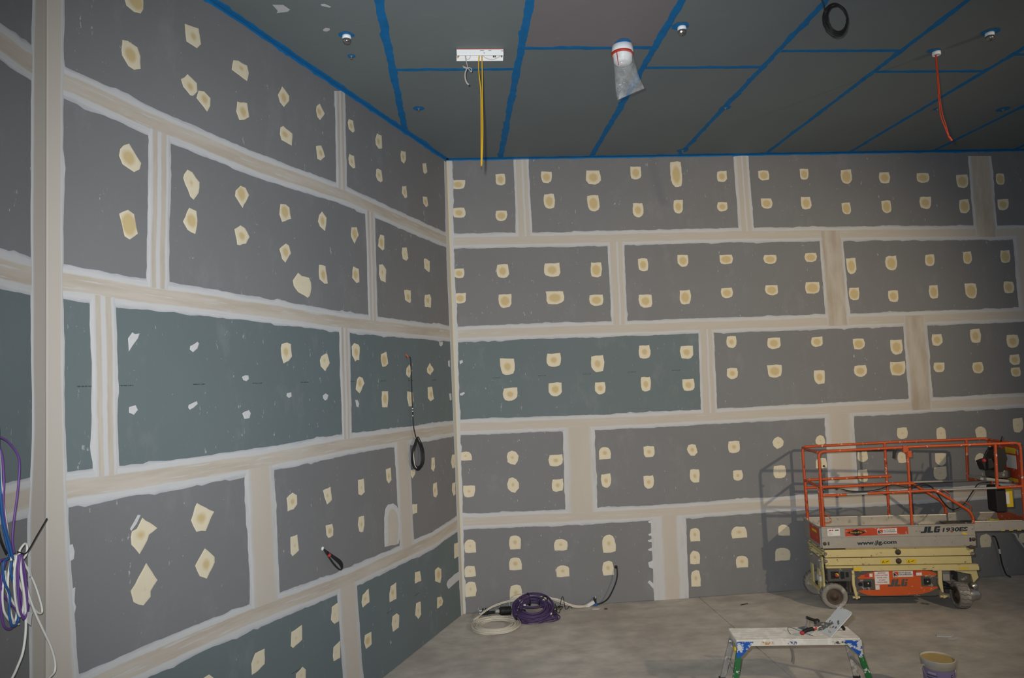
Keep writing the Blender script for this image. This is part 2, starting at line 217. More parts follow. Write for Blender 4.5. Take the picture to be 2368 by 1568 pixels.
# ------------------------------------------------------------------ wall data, metres on each wall (u along the wall, z up)
DATA = json.loads('''{"polys":[["L",0,0.55,[[-4.968,5.605],[-4.892,5.666],[-4.813,5.662],[-4.805,5.604],[-4.807,5.552],[-4.828,5.513],[-4.88,5.497],[-4.94,5.51]]],["L",0,0.5,[[-4.972,5.261],[-4.929,5.273],[-4.856,5.263],[-4.833,5.212],[-4.831,5.125],[-4.883,5.097],[-4.926,5.103],[-4.975,5.156],[-4.979,5.191]]],["L",0,0.3,[[-4.447,5.629],[-4.316,5.657],[-4.304,5.602],[-4.294,5.546],[-4.334,5.496],[-4.434,5.502],[-4.443,5.56]]],["L",0,0.2,[[-3.957,5.571],[-3.902,5.591],[-3.801,5.594],[-3.783,5.541],[-3.804,5.462],[-3.978,5.484]]],["L",0,0.3,[[-4.489,5.195],[-4.427,5.259],[-4.339,5.226],[-4.335,5.165],[-4.378,5.115],[-4.404,5.109],[-4.469,5.148]]],["L",0,0.35,[[-4.324,5.177],[-4.27,5.192],[-4.207,5.164],[-4.211,5.102],[-4.242,5.045],[-4.346,5.112]]],["L",0,0.4,[[-3.922,5.246],[-3.809,5.276],[-3.797,5.22],[-3.788,5.168],[-3.844,5.125],[-3.901,5.101],[-3.936,5.16]]],["L",0,0.45,[[-4.925,4.581],[-4.833,4.477],[-4.846,4.432],[-4.889,4.401],[-4.976,4.428],[-5.002,4.478],[-4.992,4.525],[-4.967,4.556]]],["L",0,0.15,[[-4.469,4.505],[-4.438,4.546],[-4.392,4.538],[-4.327,4.482],[-4.337,4.401],[-4.385,4.338],[-4.415,4.353],[-4.479,4.474]]],["L",0,0.7,[[-5.003,4.098],[-4.937,4.138],[-4.891,4.119],[-4.863,3.996],[-4.926,3.945],[-4.963,3.959]]],["L",0,0.5,[[-4.427,4.269],[-4.36,4.26],[-4.351,4.193],[-4.373,4.088],[-4.445,4.105],[-4.486,4.156]]],["L",0,0.45,[[-3.901,4.568],[-3.845,4.565],[-3.806,4.516],[-3.881,4.392],[-3.964,4.468],[-3.957,4.514]]],["L",0,0.35,[[-3.909,4.247],[-3.86,4.235],[-3.809,4.173],[-3.85,4.112],[-3.919,4.086],[-3.949,4.085],[-3.977,4.203]]],["L",1,0,[[-4.943,3.301],[-4.91,3.342],[-4.889,3.332],[-4.855,3.338],[-4.868,3.305],[-4.911,3.253],[-4.937,3.216]]],["L",1,0,[[-4.432,3.272],[-4.366,3.305],[-4.351,3.294],[-4.367,3.257],[-4.408,3.228],[-4.438,3.247]]],["L",1,0,[[-3.922,3.051],[-3.883,3.064],[-3.85,3.062],[-3.844,3.034],[-3.872,3.017],[-3.908,3.026]]],["L",1,0,[[-4.938,2.863],[-4.889,2.873],[-4.872,2.842],[-4.902,2.812],[-4.938,2.828]]],["L",1,0,[[-4.454,2.856],[-4.378,2.88],[-4.371,2.86],[-4.409,2.835],[-4.444,2.822],[-4.458,2.837]]],["L",1,0,[[-3.926,2.77],[-3.849,2.79],[-3.831,2.765],[-3.846,2.727],[-3.903,2.725]]],["L",1,0,[[-3.389,2.91],[-3.331,2.917],[-3.326,2.88],[-3.362,2.87],[-3.394,2.886]]],["L",1,0,[[-2.881,2.876],[-2.837,2.895],[-2.795,2.877],[-2.814,2.838],[-2.849,2.829],[-2.877,2.849]]],["L",1,0,[[-2.35,2.817],[-2.307,2.815],[-2.279,2.776],[-2.297,2.741],[-2.33,2.751]]],["L",0,0.4,[[-3.364,5.596],[-3.269,5.546],[-3.273,5.499],[-3.345,5.415],[-3.399,5.441],[-3.423,5.496]]],["L",0,0.35,[[-3.361,5.241],[-3.237,5.213],[-3.249,5.101],[-3.387,5.106],[-3.408,5.153],[-3.398,5.215]]],["L",0,0.35,[[-2.814,5.649],[-2.738,5.578],[-2.816,5.485],[-2.858,5.502],[-2.876,5.56],[-2.866,5.606]]],["L",0,0.35,[[-2.892,5.209],[-2.808,5.241],[-2.775,5.198],[-2.752,5.151],[-2.823,5.092],[-2.875,5.093]]],["L",0,0.35,[[-2.323,5.673],[-2.242,5.682],[-2.221,5.579],[-2.259,5.552],[-2.328,5.566],[-2.345,5.629]]],["L",0,0.3,[[-2.331,5.307],[-2.245,5.31],[-2.226,5.194],[-2.268,5.174],[-2.337,5.197],[-2.352,5.249]]],["L",0,0.35,[[-1.776,5.707],[-1.676,5.714],[-1.675,5.57],[-1.751,5.543],[-1.807,5.572],[-1.815,5.631]]],["L",0,0.35,[[-1.239,5.681],[-1.132,5.701],[-1.13,5.601],[-1.182,5.54],[-1.247,5.553],[-1.26,5.628]]],["L",0,0.1,[[-0.702,5.687],[-0.605,5.718],[-0.577,5.61],[-0.646,5.566],[-0.69,5.579]]],["L",0,0.3,[[-1.787,5.311],[-1.706,5.315],[-1.685,5.204],[-1.726,5.172],[-1.795,5.18],[-1.827,5.22],[-1.816,5.29]]],["L",0,0.35,[[-1.241,5.257],[-1.146,5.285],[-1.129,5.154],[-1.184,5.128],[-1.254,5.169]]],["L",0,0.4,[[-0.728,5.262],[-0.614,5.283],[-0.585,5.182],[-0.648,5.144],[-0.72,5.178]]],["L",0,0.5,[[-3.42,4.535],[-3.347,4.546],[-3.3,4.529],[-3.28,4.435],[-3.403,4.38],[-3.437,4.44]]],["L",0,0.4,[[-2.822,4.604],[-2.753,4.559],[-2.761,4.494],[-2.781,4.424],[-2.861,4.452],[-2.89,4.493],[-2.871,4.555]]],["L",0,0.5,[[-2.329,4.552],[-2.233,4.572],[-2.2,4.495],[-2.281,4.393],[-2.343,4.457]]],["L",0,0.5,[[-1.772,4.586],[-1.691,4.587],[-1.695,4.439],[-1.736,4.416],[-1.826,4.447],[-1.81,4.522]]],["L",0,0.4,[[-3.358,4.201],[-3.317,4.189],[-3.294,4.125],[-3.371,4.032],[-3.414,4.057],[-3.447,4.137]]],["L",0,0,[[-3.201,3.968],[-3.147,3.945],[-3.044,3.944],[-3.018,3.902],[-3.015,3.852],[-3.042,3.779],[-3.072,3.758],[-3.207,3.795],[-3.266,3.842],[-3.277,3.889],[-3.241,3.928]]],["L",0,0.45,[[-2.89,4.086],[-2.79,4.088],[-2.77,3.996],[-2.759,3.926],[-2.811,3.918],[-2.887,3.95],[-2.898,4.02]]],["L",0,0.5,[[-2.318,4.156],[-2.218,4.144],[-2.213,4.009],[-2.267,3.993],[-2.344,4.037],[-2.335,4.111]]],["L",0,0.2,[[-1.814,4.251],[-1.745,4.265],[-1.671,4.217],[-1.687,4.069],[-1.79,4.08],[-1.825,4.147]]],["L",0,0.15,[[-1.289,4.528],[-1.184,4.543],[-1.152,4.422],[-1.208,4.385],[-1.285,4.394],[-1.306,4.461]]],["L",0,0.2,[[-0.758,4.478],[-0.719,4.491],[-0.595,4.476],[-0.611,4.342],[-0.651,4.334],[-0.752,4.363]]],["L",0,0.4,[[-1.278,4.035],[-1.124,4.051],[-1.125,3.919],[-1.156,3.894],[-1.265,3.924]]],["L",0,0.35,[[-0.762,4.036],[-0.627,4.058],[-0.594,4.013],[-0.616,3.892],[-0.773,3.887],[-0.782,3.967]]],["L",0,0.35,[[-3.444,3.325],[-3.372,3.342],[-3.321,3.33],[-3.31,3.225],[-3.355,3.186],[-3.424,3.162],[-3.448,3.222],[-3.455,3.287]]],["L",0,0.15,[[-2.822,3.263],[-2.796,3.261],[-2.761,3.176],[-2.837,3.099],[-2.903,3.144],[-2.914,3.199],[-2.891,3.235]]],["L",0,0.4,[[-2.337,3.383],[-2.258,3.367],[-2.24,3.34],[-2.256,3.212],[-2.296,3.216],[-2.331,3.197],[-2.383,3.258],[-2.388,3.346]]],["L",0,0.55,[[-1.721,3.313],[-1.689,3.186],[-1.754,3.154],[-1.811,3.149],[-1.84,3.237],[-1.83,3.284]]],["L",0,0.25,[[-1.216,3.184],[-1.15,3.111],[-1.222,3.029],[-1.297,3.067],[-1.287,3.136]]],["L",0,0.25,[[-0.693,3.21],[-0.595,3.127],[-0.69,3.06],[-0.775,3.093],[-0.778,3.139]]],["L",0,0.35,[[-2.265,3.048],[-2.205,3.034],[-2.173,2.978],[-2.268,2.88],[-2.337,2.92],[-2.306,3.024]]],["L",0,0.5,[[-1.838,2.89],[-1.712,2.889],[-1.71,2.812],[-1.734,2.715],[-1.841,2.723],[-1.849,2.817]]],["L",0,0.1,[[-1.284,2.877],[-1.154,2.863],[-1.142,2.768],[-1.178,2.704],[-1.257,2.703],[-1.295,2.798]]],["L",0,0.35,[[-0.775,2.914],[-0.656,2.918],[-0.639,2.83],[-0.617,2.769],[-0.715,2.742],[-0.776,2.781]]],["L",0,0.25,[[-0.738,2.067],[-0.658,2.064],[-0.653,1.944],[-0.701,1.898],[-0.757,1.938]]],["L",0,0.2,[[-0.162,2.039],[-0.079,2.034],[-0.086,1.873],[-0.161,1.865],[-0.197,1.949]]],["L",0,0.3,[[-0.718,1.756],[-0.62,1.761],[-0.61,1.614],[-0.658,1.582],[-0.721,1.606],[-0.732,1.699]]],["L",0,0.2,[[-0.184,1.683],[-0.093,1.684],[-0.1,1.531],[-0.158,1.52],[-0.202,1.589]]],["L",0,0.35,[[-1.808,2.067],[-1.704,2.073],[-1.696,1.941],[-1.756,1.911],[-1.799,1.956]]],["L",0,0.15,[[-2.341,2.033],[-2.238,2.032],[-2.225,1.897],[-2.286,1.874],[-2.34,1.894]]],["L",0,0.2,[[-2.916,2.022],[-2.797,2.036],[-2.782,1.915],[-2.86,1.886],[-2.894,1.954]]],["L",0,0.3,[[-3.422,2.037],[-3.342,2.07],[-3.285,2.038],[-3.284,1.963],[-3.332,1.93],[-3.412,1.926]]],["L",0,0.15,[[-1.268,1.985],[-1.15,1.982],[-1.167,1.928],[-1.235,1.891],[-1.259,1.928]]],["L",0,0.15,[[-3.383,1.709],[-3.292,1.71],[-3.284,1.641],[-3.274,1.574],[-3.36,1.545],[-3.384,1.573]]],["L",0,0.4,[[-2.888,1.704],[-2.786,1.698],[-2.771,1.65],[-2.777,1.591],[-2.851,1.583],[-2.88,1.618]]],["L",0,0.25,[[-2.346,1.673],[-2.253,1.669],[-2.248,1.579],[-2.275,1.517],[-2.343,1.534],[-2.365,1.603]]],["L",0,0.15,[[-1.256,1.604],[-1.138,1.59],[-1.145,1.492],[-1.25,1.493]]],["L",0,0.1,[[-0.194,0.929],[-0.061,0.92],[-0.077,0.743],[-0.211,0.745]]],["L",0,0.1,[[-1.244,0.852],[-1.126,0.835],[-1.102,0.722],[-1.253,0.731]]],["L",0,0.4,[[-0.755,0.748],[-0.665,0.76],[-0.584,0.716],[-0.587,0.612],[-0.621,0.563],[-0.759,0.621]]],["L",0,0.3,[[-1.78,0.852],[-1.664,0.86],[-1.67,0.689],[-1.812,0.696],[-1.811,0.788]]],["L",0,0.2,[[-2.316,0.92],[-2.205,0.949],[-2.196,0.815],[-2.323,0.801],[-2.339,0.858]]],["L",0,0.2,[[-1.242,0.513],[-1.137,0.499],[-1.129,0.356],[-1.203,0.326],[-1.272,0.39]]],["L",0,0.35,[[-0.722,0.418],[-0.605,0.396],[-0.564,0.332],[-0.598,0.29],[-0.732,0.293]]],["L",0,0.15,[[-1.765,0.537],[-1.673,0.541],[-1.623,0.503],[-1.641,0.382],[-1.764,0.379],[-1.786,0.465]]],["L",0,0.5,[[-2.298,0.531],[-2.177,0.521],[-2.178,0.404],[-2.285,0.395],[-2.311,0.462]]],["L",0,0.1,[[-2.827,0.963],[-2.723,0.975],[-2.718,0.805],[-2.791,0.802],[-2.844,0.856]]],["L",0,0.1,[[-3.395,0.938],[-3.257,0.95],[-3.258,0.828],[-3.379,0.802],[-3.409,0.828]]],["L",0,0.1,[[-2.817,0.604],[-2.712,0.627],[-2.714,0.473],[-2.819,0.482],[-2.829,0.531]]],["L",0,0.1,[[-3.831,0.927],[-3.723,0.924],[-3.726,0.808],[-3.798,0.786],[-3.872,0.782],[-3.875,0.865]]],["L",0,0.1,[[-3.35,0.583],[-3.262,0.607],[-3.219,0.567],[-3.222,0.469],[-3.354,0.487]]],["L",0,0.2,[[-4.845,2.151],[-4.73,2.061],[-4.795,2.032],[-4.808,2.0],[-4.868,1.926],[-4.928,1.999],[-4.932,2.048],[-4.924,2.08],[-4.887,2.09]]],["L",1,0,[[-4.878,2.176],[-4.857,2.169],[-4.887,2.121],[-4.928,2.084],[-4.937,2.1],[-4.911,2.132]]],["L",0,0.3,[[-4.39,2.165],[-4.229,2.075],[-4.28,2.006],[-4.312,1.955],[-4.398,1.967],[-4.446,2.055],[-4.41,2.139]]],["L",0,0,[[-4.818,1.859],[-4.732,1.727],[-4.786,1.672],[-4.786,1.637],[-4.841,1.599],[-4.915,1.642],[-4.936,1.716]]],["L",0,0.3,[[-4.324,1.836],[-4.232,1.753],[-4.232,1.714],[-4.308,1.62],[-4.373,1.655],[-4.414,1.738]]],["L",0,0.1,[[-4.355,0.952],[-4.299,0.956],[-4.258,0.917],[-4.269,0.887],[-4.346,0.919]]],["L",1,0,[[-0.423,0.528],[-0.244,0.553],[-0.06,0.552],[-0.052,0.453],[-0.401,0.426],[-0.457,0.497]]],["L",1,0,[[-5.346,2.092],[-5.32,2.092],[-5.308,2.048],[-5.313,2.006],[-5.341,1.997]]],["L",1,0,[[-5.33,1.842],[-5.305,1.844],[-5.31,1.762],[-5.3,1.728],[-5.31,1.694],[-5.327,1.779]]],["L",1,0,[[-0.419,3.475],[-0.31,3.483],[-0.319,3.444],[-0.369,3.419],[-0.409,3.437]]],["L",1,0,[[-0.18,3.241],[-0.119,3.252],[-0.12,3.162],[-0.173,3.172]]],["L",1,0,[[-0.183,2.821],[-0.116,2.823],[-0.111,2.738],[-0.161,2.733]]],["B",1,0,[[0.073,3.241],[0.114,3.254],[0.12,3.22],[0.08,3.197]]],["B",1,0,[[0.061,2.813],[0.12,2.834],[0.129,2.815],[0.096,2.787],[0.065,2.79]]],["B",1,0,[[2.472,1.021],[2.527,1.041],[2.539,0.997],[2.488,1.0]]],["B",1,0,[[2.466,0.857],[2.518,0.876],[2.53,0.833],[2.478,0.836]]],["B",1,0,[[2.452,0.776],[2.513,0.795],[2.525,0.751],[2.473,0.755]]],["B",1,0,[[2.449,0.662],[2.506,0.681],[2.519,0.637],[2.467,0.641]]],["B",1,0,[[2.444,0.494],[2.512,0.518],[2.513,0.404],[2.455,0.429]]],["B",1,0,[[2.422,0.239],[2.453,0.263],[2.504,0.213],[2.501,0.146]]]],"rects":[[0,0.6,0.145,5.6,0.191,0.128],[0,0.6,0.145,5.218,0.169,0.137],[0,0.6,0.72,5.657,0.134,0.159],[0,0.6,0.707,5.165,0.155,0.138],[0,0.6,1.341,5.678,0.146,0.156],[0,0.6,1.363,5.346,0.157,0.204],[0,0.6,1.983,5.663,0.205,0.198],[0,0.6,1.965,5.305,0.167,0.22],[0,0.6,2.574,5.713,0.157,0.181],[0,0.6,2.576,5.197,0.15,0.198],[0,0.6,3.139,5.683,0.158,0.367],[0,0.6,3.139,5.233,0.131,0.192],[0,0.6,3.78,5.641,0.144,0.152],[0,0.6,3.76,5.219,0.145,0.131],[0,0.6,4.379,5.645,0.163,0.14],[0,0.6,4.391,5.247,0.162,0.147],[0,0.66,4.963,5.65,0.12,0.157],[0,0.66,5.573,5.602,0.161,0.204],[0,0.66,6.133,5.579,0.163,0.158],[0,0.66,6.703,5.565,0.189,0.14],[0,0.66,7.286,5.506,0.174,0.199],[0,0.66,7.862,5.526,0.134,0.163],[0,0.66,4.961,5.242,0.151,0.174],[0,0.66,5.538,5.152,0.132,0.169],[0,0.66,6.126,5.166,0.143,0.181],[0,0.66,6.705,5.208,0.172,0.177],[0,0.66,7.286,5.144,0.16,0.201],[0,0.66,7.869,5.155,0.167,0.159],[0,0.6,0.114,4.402,0.138,0.125],[0,0.6,0.116,4.068,0.153,0.139],[0,0.6,0.694,4.415,0.169,0.185],[0,0.6,0.709,4.015,0.176,0.184],[0,0.6,1.359,4.41,0.223,0.186],[0,0.6,1.955,4.395,0.153,0.202],[0,0.6,2.605,4.445,0.142,0.178],[0,0.6,3.159,4.485,0.149,0.164],[0,0.6,3.767,4.485,0.183,0.134],[0,0.6,4.386,4.468,0.185,0.126],[0,0.6,1.379,4.034,0.238,0.175],[0,0.6,1.938,3.984,0.195,0.152],[0,0.6,2.609,3.951,0.185,0.177],[0,0.6,3.16,3.985,0.158,0.196],[0,0.6,3.747,4.022,0.167,0.139],[0,0.6,4.377,4.041,0.185,0.145],[0,0.66,4.968,4.479,0.177,0.131],[0,0.66,5.547,4.343,0.139,0.224],[0,0.66,6.129,4.365,0.169,0.202],[0,0.66,6.7,4.39,0.143,0.168],[0,0.66,7.263,4.409,0.132,0.176],[0,0.66,7.83,4.408,0.149,0.184],[0,0.66,4.96,4.053,0.205,0.165],[0,0.66,5.555,3.949,0.151,0.172],[0,0.66,6.121,3.903,0.148,0.166],[0,0.66,6.717,3.938,0.135,0.189],[0,0.66,7.273,3.94,0.177,0.215],[0,0.66,7.839,3.969,0.162,0.172],[0,0.45,0.703,3.145,0.187,0.218],[0,0.45,0.722,2.778,0.192,0.171],[0,0.45,1.324,3.204,0.199,0.176],[0,0.45,1.909,3.133,0.182,0.218],[0,0.45,2.557,3.265,0.169,0.175],[0,0.45,3.133,3.237,0.18,0.182],[0,0.45,1.325,2.817,0.179,0.182],[0,0.45,1.929,2.804,0.144,0.164],[0,0.45,2.548,2.833,0.138,0.191],[0,0.45,3.131,2.794,0.17,0.16],[0,0.45,3.766,3.35,0.143,0.162],[0,0.45,3.749,2.924,0.157,0.153],[0,0.6,4.359,3.312,0.187,0.158],[0,0.6,4.97,3.308,0.165,0.136],[0,0.6,5.568,3.255,0.167,0.152],[0,0.6,6.109,3.191,0.173,0.201],[0,0.6,6.707,3.268,0.159,0.164],[0,0.6,7.279,3.301,0.158,0.193],[0,0.6,7.826,3.207,0.184,0.183],[0,0.6,4.344,2.932,0.205,0.172],[0,0.6,4.97,2.824,0.157,0.195],[0,0.6,5.559,2.883,0.187,0.159],[0,0.6,6.102,2.894,0.22,0.194],[0,0.6,6.705,2.887,0.158,0.134],[0,0.6,7.275,2.858,0.163,0.156],[0,0.6,7.83,2.946,0.153,0.147],[0,0.6,7.83,2.773,0.145,0.128],[2,0.2,0.106,1.999,0.157,0.114],[2,0.2,0.716,1.951,0.166,0.19],[2,0.2,0.134,1.546,0.154,0.155],[2,0.2,0.707,1.597,0.159,0.199],[2,0.3,1.288,1.881,0.19,0.151],[2,0.3,1.297,1.56,0.157,0.161],[2,0.3,1.946,1.944,0.155,0.166],[2,0.3,2.541,1.933,0.145,0.152],[2,0.3,3.128,1.929,0.148,0.156],[2,0.3,3.706,1.94,0.168,0.164],[2,0.3,1.942,1.584,0.133,0.18],[2,0.3,2.515,1.535,0.134,0.17],[2,0.3,3.144,1.581,0.132,0.181],[2,0.3,3.737,1.557,0.134,0.141],[2,0.12,4.325,1.964,0.146,0.158],[2,0.12,4.918,1.961,0.143,0.141],[2,0.12,6.091,2.008,0.154,0.16],[2,0.12,6.651,1.974,0.144,0.173],[2,0.12,7.232,1.964,0.157,0.151],[2,0.12,7.789,2.036,0.155,0.198],[2,0.12,4.316,1.573,0.18,0.176],[2,0.12,4.908,1.657,0.163,0.14],[2,0.12,5.497,1.719,0.149,0.141],[2,0.12,5.483,1.459,0.149,0.17],[2,0.12,6.055,1.677,0.119,0.154],[2,0.12,6.615,1.626,0.155,0.172],[2,0.12,6.59,1.435,0.186,0.176],[2,0.12,7.189,1.589,0.153,0.195],[1,0.15,0.121,0.845,0.149,0.175],[1,0.15,0.109,0.525,0.142,0.139],[1,0.15,0.107,0.299,0.148,0.187],[1,0.3,0.705,0.856,0.155,0.183],[1,0.3,0.696,0.583,0.16,0.168],[1,0.3,0.687,0.212,0.157,0.209],[1,0.25,1.301,0.789,0.178,0.148],[1,0.25,1.935,0.767,0.176,0.234],[1,0.25,1.309,0.452,0.173,0.147],[1,0.25,1.908,0.452,0.15,0.181],[1,0.25,3.096,0.812,0.142,0.172],[1,0.25,3.081,0.515,0.139,0.174],[1,0.25,3.073,0.243,0.129,0.216],[1,0.25,3.699,0.808,0.211,0.151],[1,0.25,3.714,0.424,0.173,0.155],[1,0.08,4.319,0.8,0.165,0.145],[1,0.08,4.281,0.484,0.218,0.17],[1,0.08,7.166,0.489,0.16,0.177],[1,0.08,7.715,0.491,0.129,0.134]],"hor":{"L":{"4":[[-5.489,4.826],[-5.367,4.814],[-4.783,4.794],[-3.676,4.792],[-2.414,4.853],[-1.566,4.841],[-0.053,4.831]],"3":[[-5.486,3.614],[-5.367,3.612],[-4.795,3.6],[-3.708,3.595],[-2.475,3.576],[-0.053,3.599]],"2":[[-5.484,2.403],[-5.368,2.411],[-4.806,2.393],[-3.742,2.383],[-2.532,2.397],[-0.69,2.372],[-0.042,2.371]],"1":[[-4.945,1.243],[-4.426,1.232],[-3.774,1.211],[-2.592,1.136],[-0.791,1.101],[-0.045,1.159]]},"B":{"4":[[-0.017,4.836],[1.514,4.821],[2.701,4.817],[3.913,4.815],[5.778,4.791],[7.702,4.754],[8.147,4.749]],"3":[[-0.011,3.596],[1.454,3.594],[2.63,3.586],[3.831,3.583],[5.68,3.576],[6.946,3.573],[8.03,3.566]],"2":[[-0.006,2.374],[0.821,2.368],[1.974,2.353],[3.151,2.355],[4.354,2.363],[5.894,2.369],[7.475,2.375],[7.913,2.373]],"1":[[-0.007,1.162],[1.335,1.139],[2.489,1.129],[3.668,1.141],[4.569,1.147],[6.102,1.148],[7.358,1.143],[7.791,1.143]]},"S":{"4":[[-0.408,4.788],[-0.228,4.803],[-0.014,4.824]],"3":[[-0.397,3.604],[-0.221,3.606],[-0.01,3.611]],"2":[[-0.336,2.415],[-0.177,2.409],[-0.007,2.404]]}},"ver":[["L","double",[-2.565,5.872],[-2.379,5.946],[-2.574,4.843],[-2.393,4.889]],["L","double",[-4.77,4.754],[-4.584,4.819],[-4.798,3.641],[-4.613,3.662]],["L","double",[-2.061,4.737],[-1.87,4.779],[-2.06,3.597],[-1.876,3.609]],["L","double",[-5.211,3.531],[-5.023,3.551],[-5.188,2.45],[-5.014,2.425]],["L","double",[-2.596,3.501],[-2.411,3.512],[-2.591,2.447],[-2.43,2.433]],["L","solid",[-3.913,2.34],[-3.574,2.296],[-3.87,1.251],[-3.53,1.143]],["L","solid",[-1.612,2.3],[-1.264,2.266],[-1.559,1.236],[-1.249,1.166]],["L","solid",[-2.739,1.137],[-2.413,1.046],[-2.674,0.154],[-2.338,0.013]],["B","single",[0.903,5.957],[1.108,5.954],[0.896,4.87],[1.112,4.864]],["B","double2",[3.963,5.931],[4.173,5.927],[3.969,4.862],[4.186,4.856]],["B","wet",[7.402,5.868],[7.752,5.862],[7.394,4.731],[7.745,4.722]],["B","single",[2.129,4.79],[2.358,4.784],[2.126,3.616],[2.341,3.608]],["B","wet",[5.107,4.803],[5.451,4.794],[5.12,3.506],[5.467,3.494]],["B","solid",[7.969,4.735],[8.329,4.726],[7.958,3.562],[8.316,3.549]],["B","single",[3.31,3.561],[3.527,3.553],[3.281,2.384],[3.511,2.373]],["B","wet",[6.227,3.569],[6.581,3.556],[6.225,2.288],[6.569,2.272]],["B","solid",[1.396,2.341],[1.821,2.32],[1.386,1.175],[1.809,1.151]],["B","solid",[5.007,2.35],[5.412,2.332],[4.98,1.199],[5.4,1.176]],["B","solidw",[2.511,1.11],[2.99,1.083],[2.496,-0.001],[2.962,-0.033]]],"rounded":[[-1.878,1.278],[-1.871,1.57],[-1.844,1.656],[-1.785,1.697],[-1.681,1.691],[-1.601,1.647],[-1.546,1.578],[-1.524,1.468],[-1.549,1.343],[-1.587,1.246]],"cornerL":[[-5.373,5.32],[-5.375,4.784],[-5.375,4.0],[-5.373,3.236],[-5.365,2.737],[-5.342,2.118],[-5.31,1.695],[-5.284,1.328]],"cornerS":[[-0.134,5.185],[-0.141,4.929],[-0.147,3.941],[-0.14,3.224],[-0.126,2.754],[-0.168,2.265],[-0.151,1.843],[-0.142,1.464]],"cornerLb":[[-0.074,5.903],[-0.108,4.346],[-0.094,3.438],[-0.083,1.765],[-0.088,0.403],[-0.069,0.031]],"cornerB":[[0.081,5.924],[0.057,4.358],[0.062,3.44],[0.053,2.309],[0.044,1.197],[0.032,0.158],[0.027,0.023]],"dabs":[[[-1.331,5.315],[-1.248,5.318],[-1.211,5.386],[-1.238,5.418],[-1.329,5.438],[-1.311,5.402]],[[-0.957,5.306],[-0.927,5.301],[-0.883,5.342],[-0.899,5.357],[-0.958,5.33]],[[-1.014,5.691],[-0.986,5.664],[-0.956,5.673],[-0.957,5.7],[-0.989,5.727],[-1.015,5.718]]]}''')
XC, YB, H, AL, LL = -0.04006, 9.07322, 5.9413, 0.427664, 5.48019

# ------------------------------------------------------------------ materials of the room
GREY = (0.164, 0.165, 0.170); TEAL = (0.118, 0.146, 0.154)
WHITE = (0.460, 0.460, 0.462); THIN = (0.37, 0.385, 0.415); TAN = (0.438, 0.400, 0.352); DTAN = (0.325, 0.272, 0.213)
CREAM = (0.50, 0.46, 0.345); OCHRE = (0.49, 0.385, 0.205); BLUE = (0.004, 0.130, 0.335)

def board_material(name, col, printed=False, scrapes=True):
    n = NT(name); v = n.coord()
    big = n.noise(v, 0.9, 2.0); fine = n.noise(v, 60, 2.0)
    c = n.mix(n.math('ADD', n.math('MULTIPLY', big, 0.75), n.math('MULTIPLY', fine, 0.25)), [x * 0.86 for x in col], [x * 1.13 for x in col])
    if scrapes:                                                    # dry flecks and knife scrapes of compound
        ob = n.new('ShaderNodeObjectInfo'); off = n.new('ShaderNodeVectorMath', operation='ADD'); n.link(v, off.inputs[0]); n.link(ob.outputs['Location'], off.inputs[1]); w = off.outputs[0]
        def sc(x, y, z):
            mp = n.new('ShaderNodeVectorMath', operation='MULTIPLY'); n.link(w, mp.inputs[0]); mp.inputs[1].default_value = (x, y, z); return mp.outputs[0]
        msk = n.ramp(n.noise(w, 1.9, 2.0), [(0.46, 0.0), (0.56, 1.0)])
        a = n.noise(sc(26, 26, 9), 1.0, 4.0, 0.72)
        s1 = n.math('MULTIPLY', n.ramp(a, [(0.655, 0.0), (0.685, 0.75)]), msk)
        a2 = n.noise(sc(9, 9, 44), 1.0, 3.0, 0.7)
        s2 = n.math('MULTIPLY', n.ramp(a2, [(0.715, 0.0), (0.74, 0.6)]), n.ramp(n.noise(w, 1.3, 2.0), [(0.5, 0.0), (0.6, 1.0)]))
        s3 = n.ramp(n.noise(sc(38, 38, 38), 1.0, 1.0), [(0.80, 0.0), (0.82, 0.7)])
        dust = n.ramp(n.noise(sc(2.4, 2.4, 1.3), 1.5, 5.0, 0.72), [(0.55, 0.0), (0.85, 0.22)])
        c = n.mix(dust, c, (0.34, 0.34, 0.35))
        for s_ in (s1, s2, s3): c = n.mix(s_, c, (0.44, 0.44, 0.455))
    else:
        dust = n.ramp(n.noise(n.coord('Object', (1.6, 3.2, 1)), 1.4, 5.0, 0.75), [(0.60, 0.0), (0.80, 0.14)])
        c = n.mix(dust, c, (0.36, 0.37, 0.37))
    if printed:                                                    # the maker's dashes along the middle of the sheet
        sep = n.new('ShaderNodeSeparateXYZ'); n.link(v, sep.inputs[0])
        band = n.math('LESS_THAN', n.math('ABSOLUTE', sep.outputs[2]), 0.0035)
        fr = n.math('FRACT', n.math('MULTIPLY', sep.outputs[0], 1.65))
        dash = n.math('MULTIPLY', band, n.math('LESS_THAN', fr, 0.19))
        tick = n.ramp(n.noise(n.coord('Object', (90, 1, 1)), 1.0, 1.0), [(0.42, 0.0), (0.46, 0.85)])
        c = n.mix(n.math('MULTIPLY', dash, tick), c, (0.03, 0.04, 0.045))
    return n.out(c, 0.72, 0.0, fine, 0.05, 0.002, 0.25)
m_grey = board_material('grey_plasterboard', GREY); m_teal = board_material('teal_plasterboard', TEAL, True)
m_ceil = board_material('green_grey_ceiling_board', (0.150, 0.172, 0.178), False, False)
m_ceil2 = board_material('mauve_grey_ceiling_board', (0.180, 0.166, 0.176), False, False)

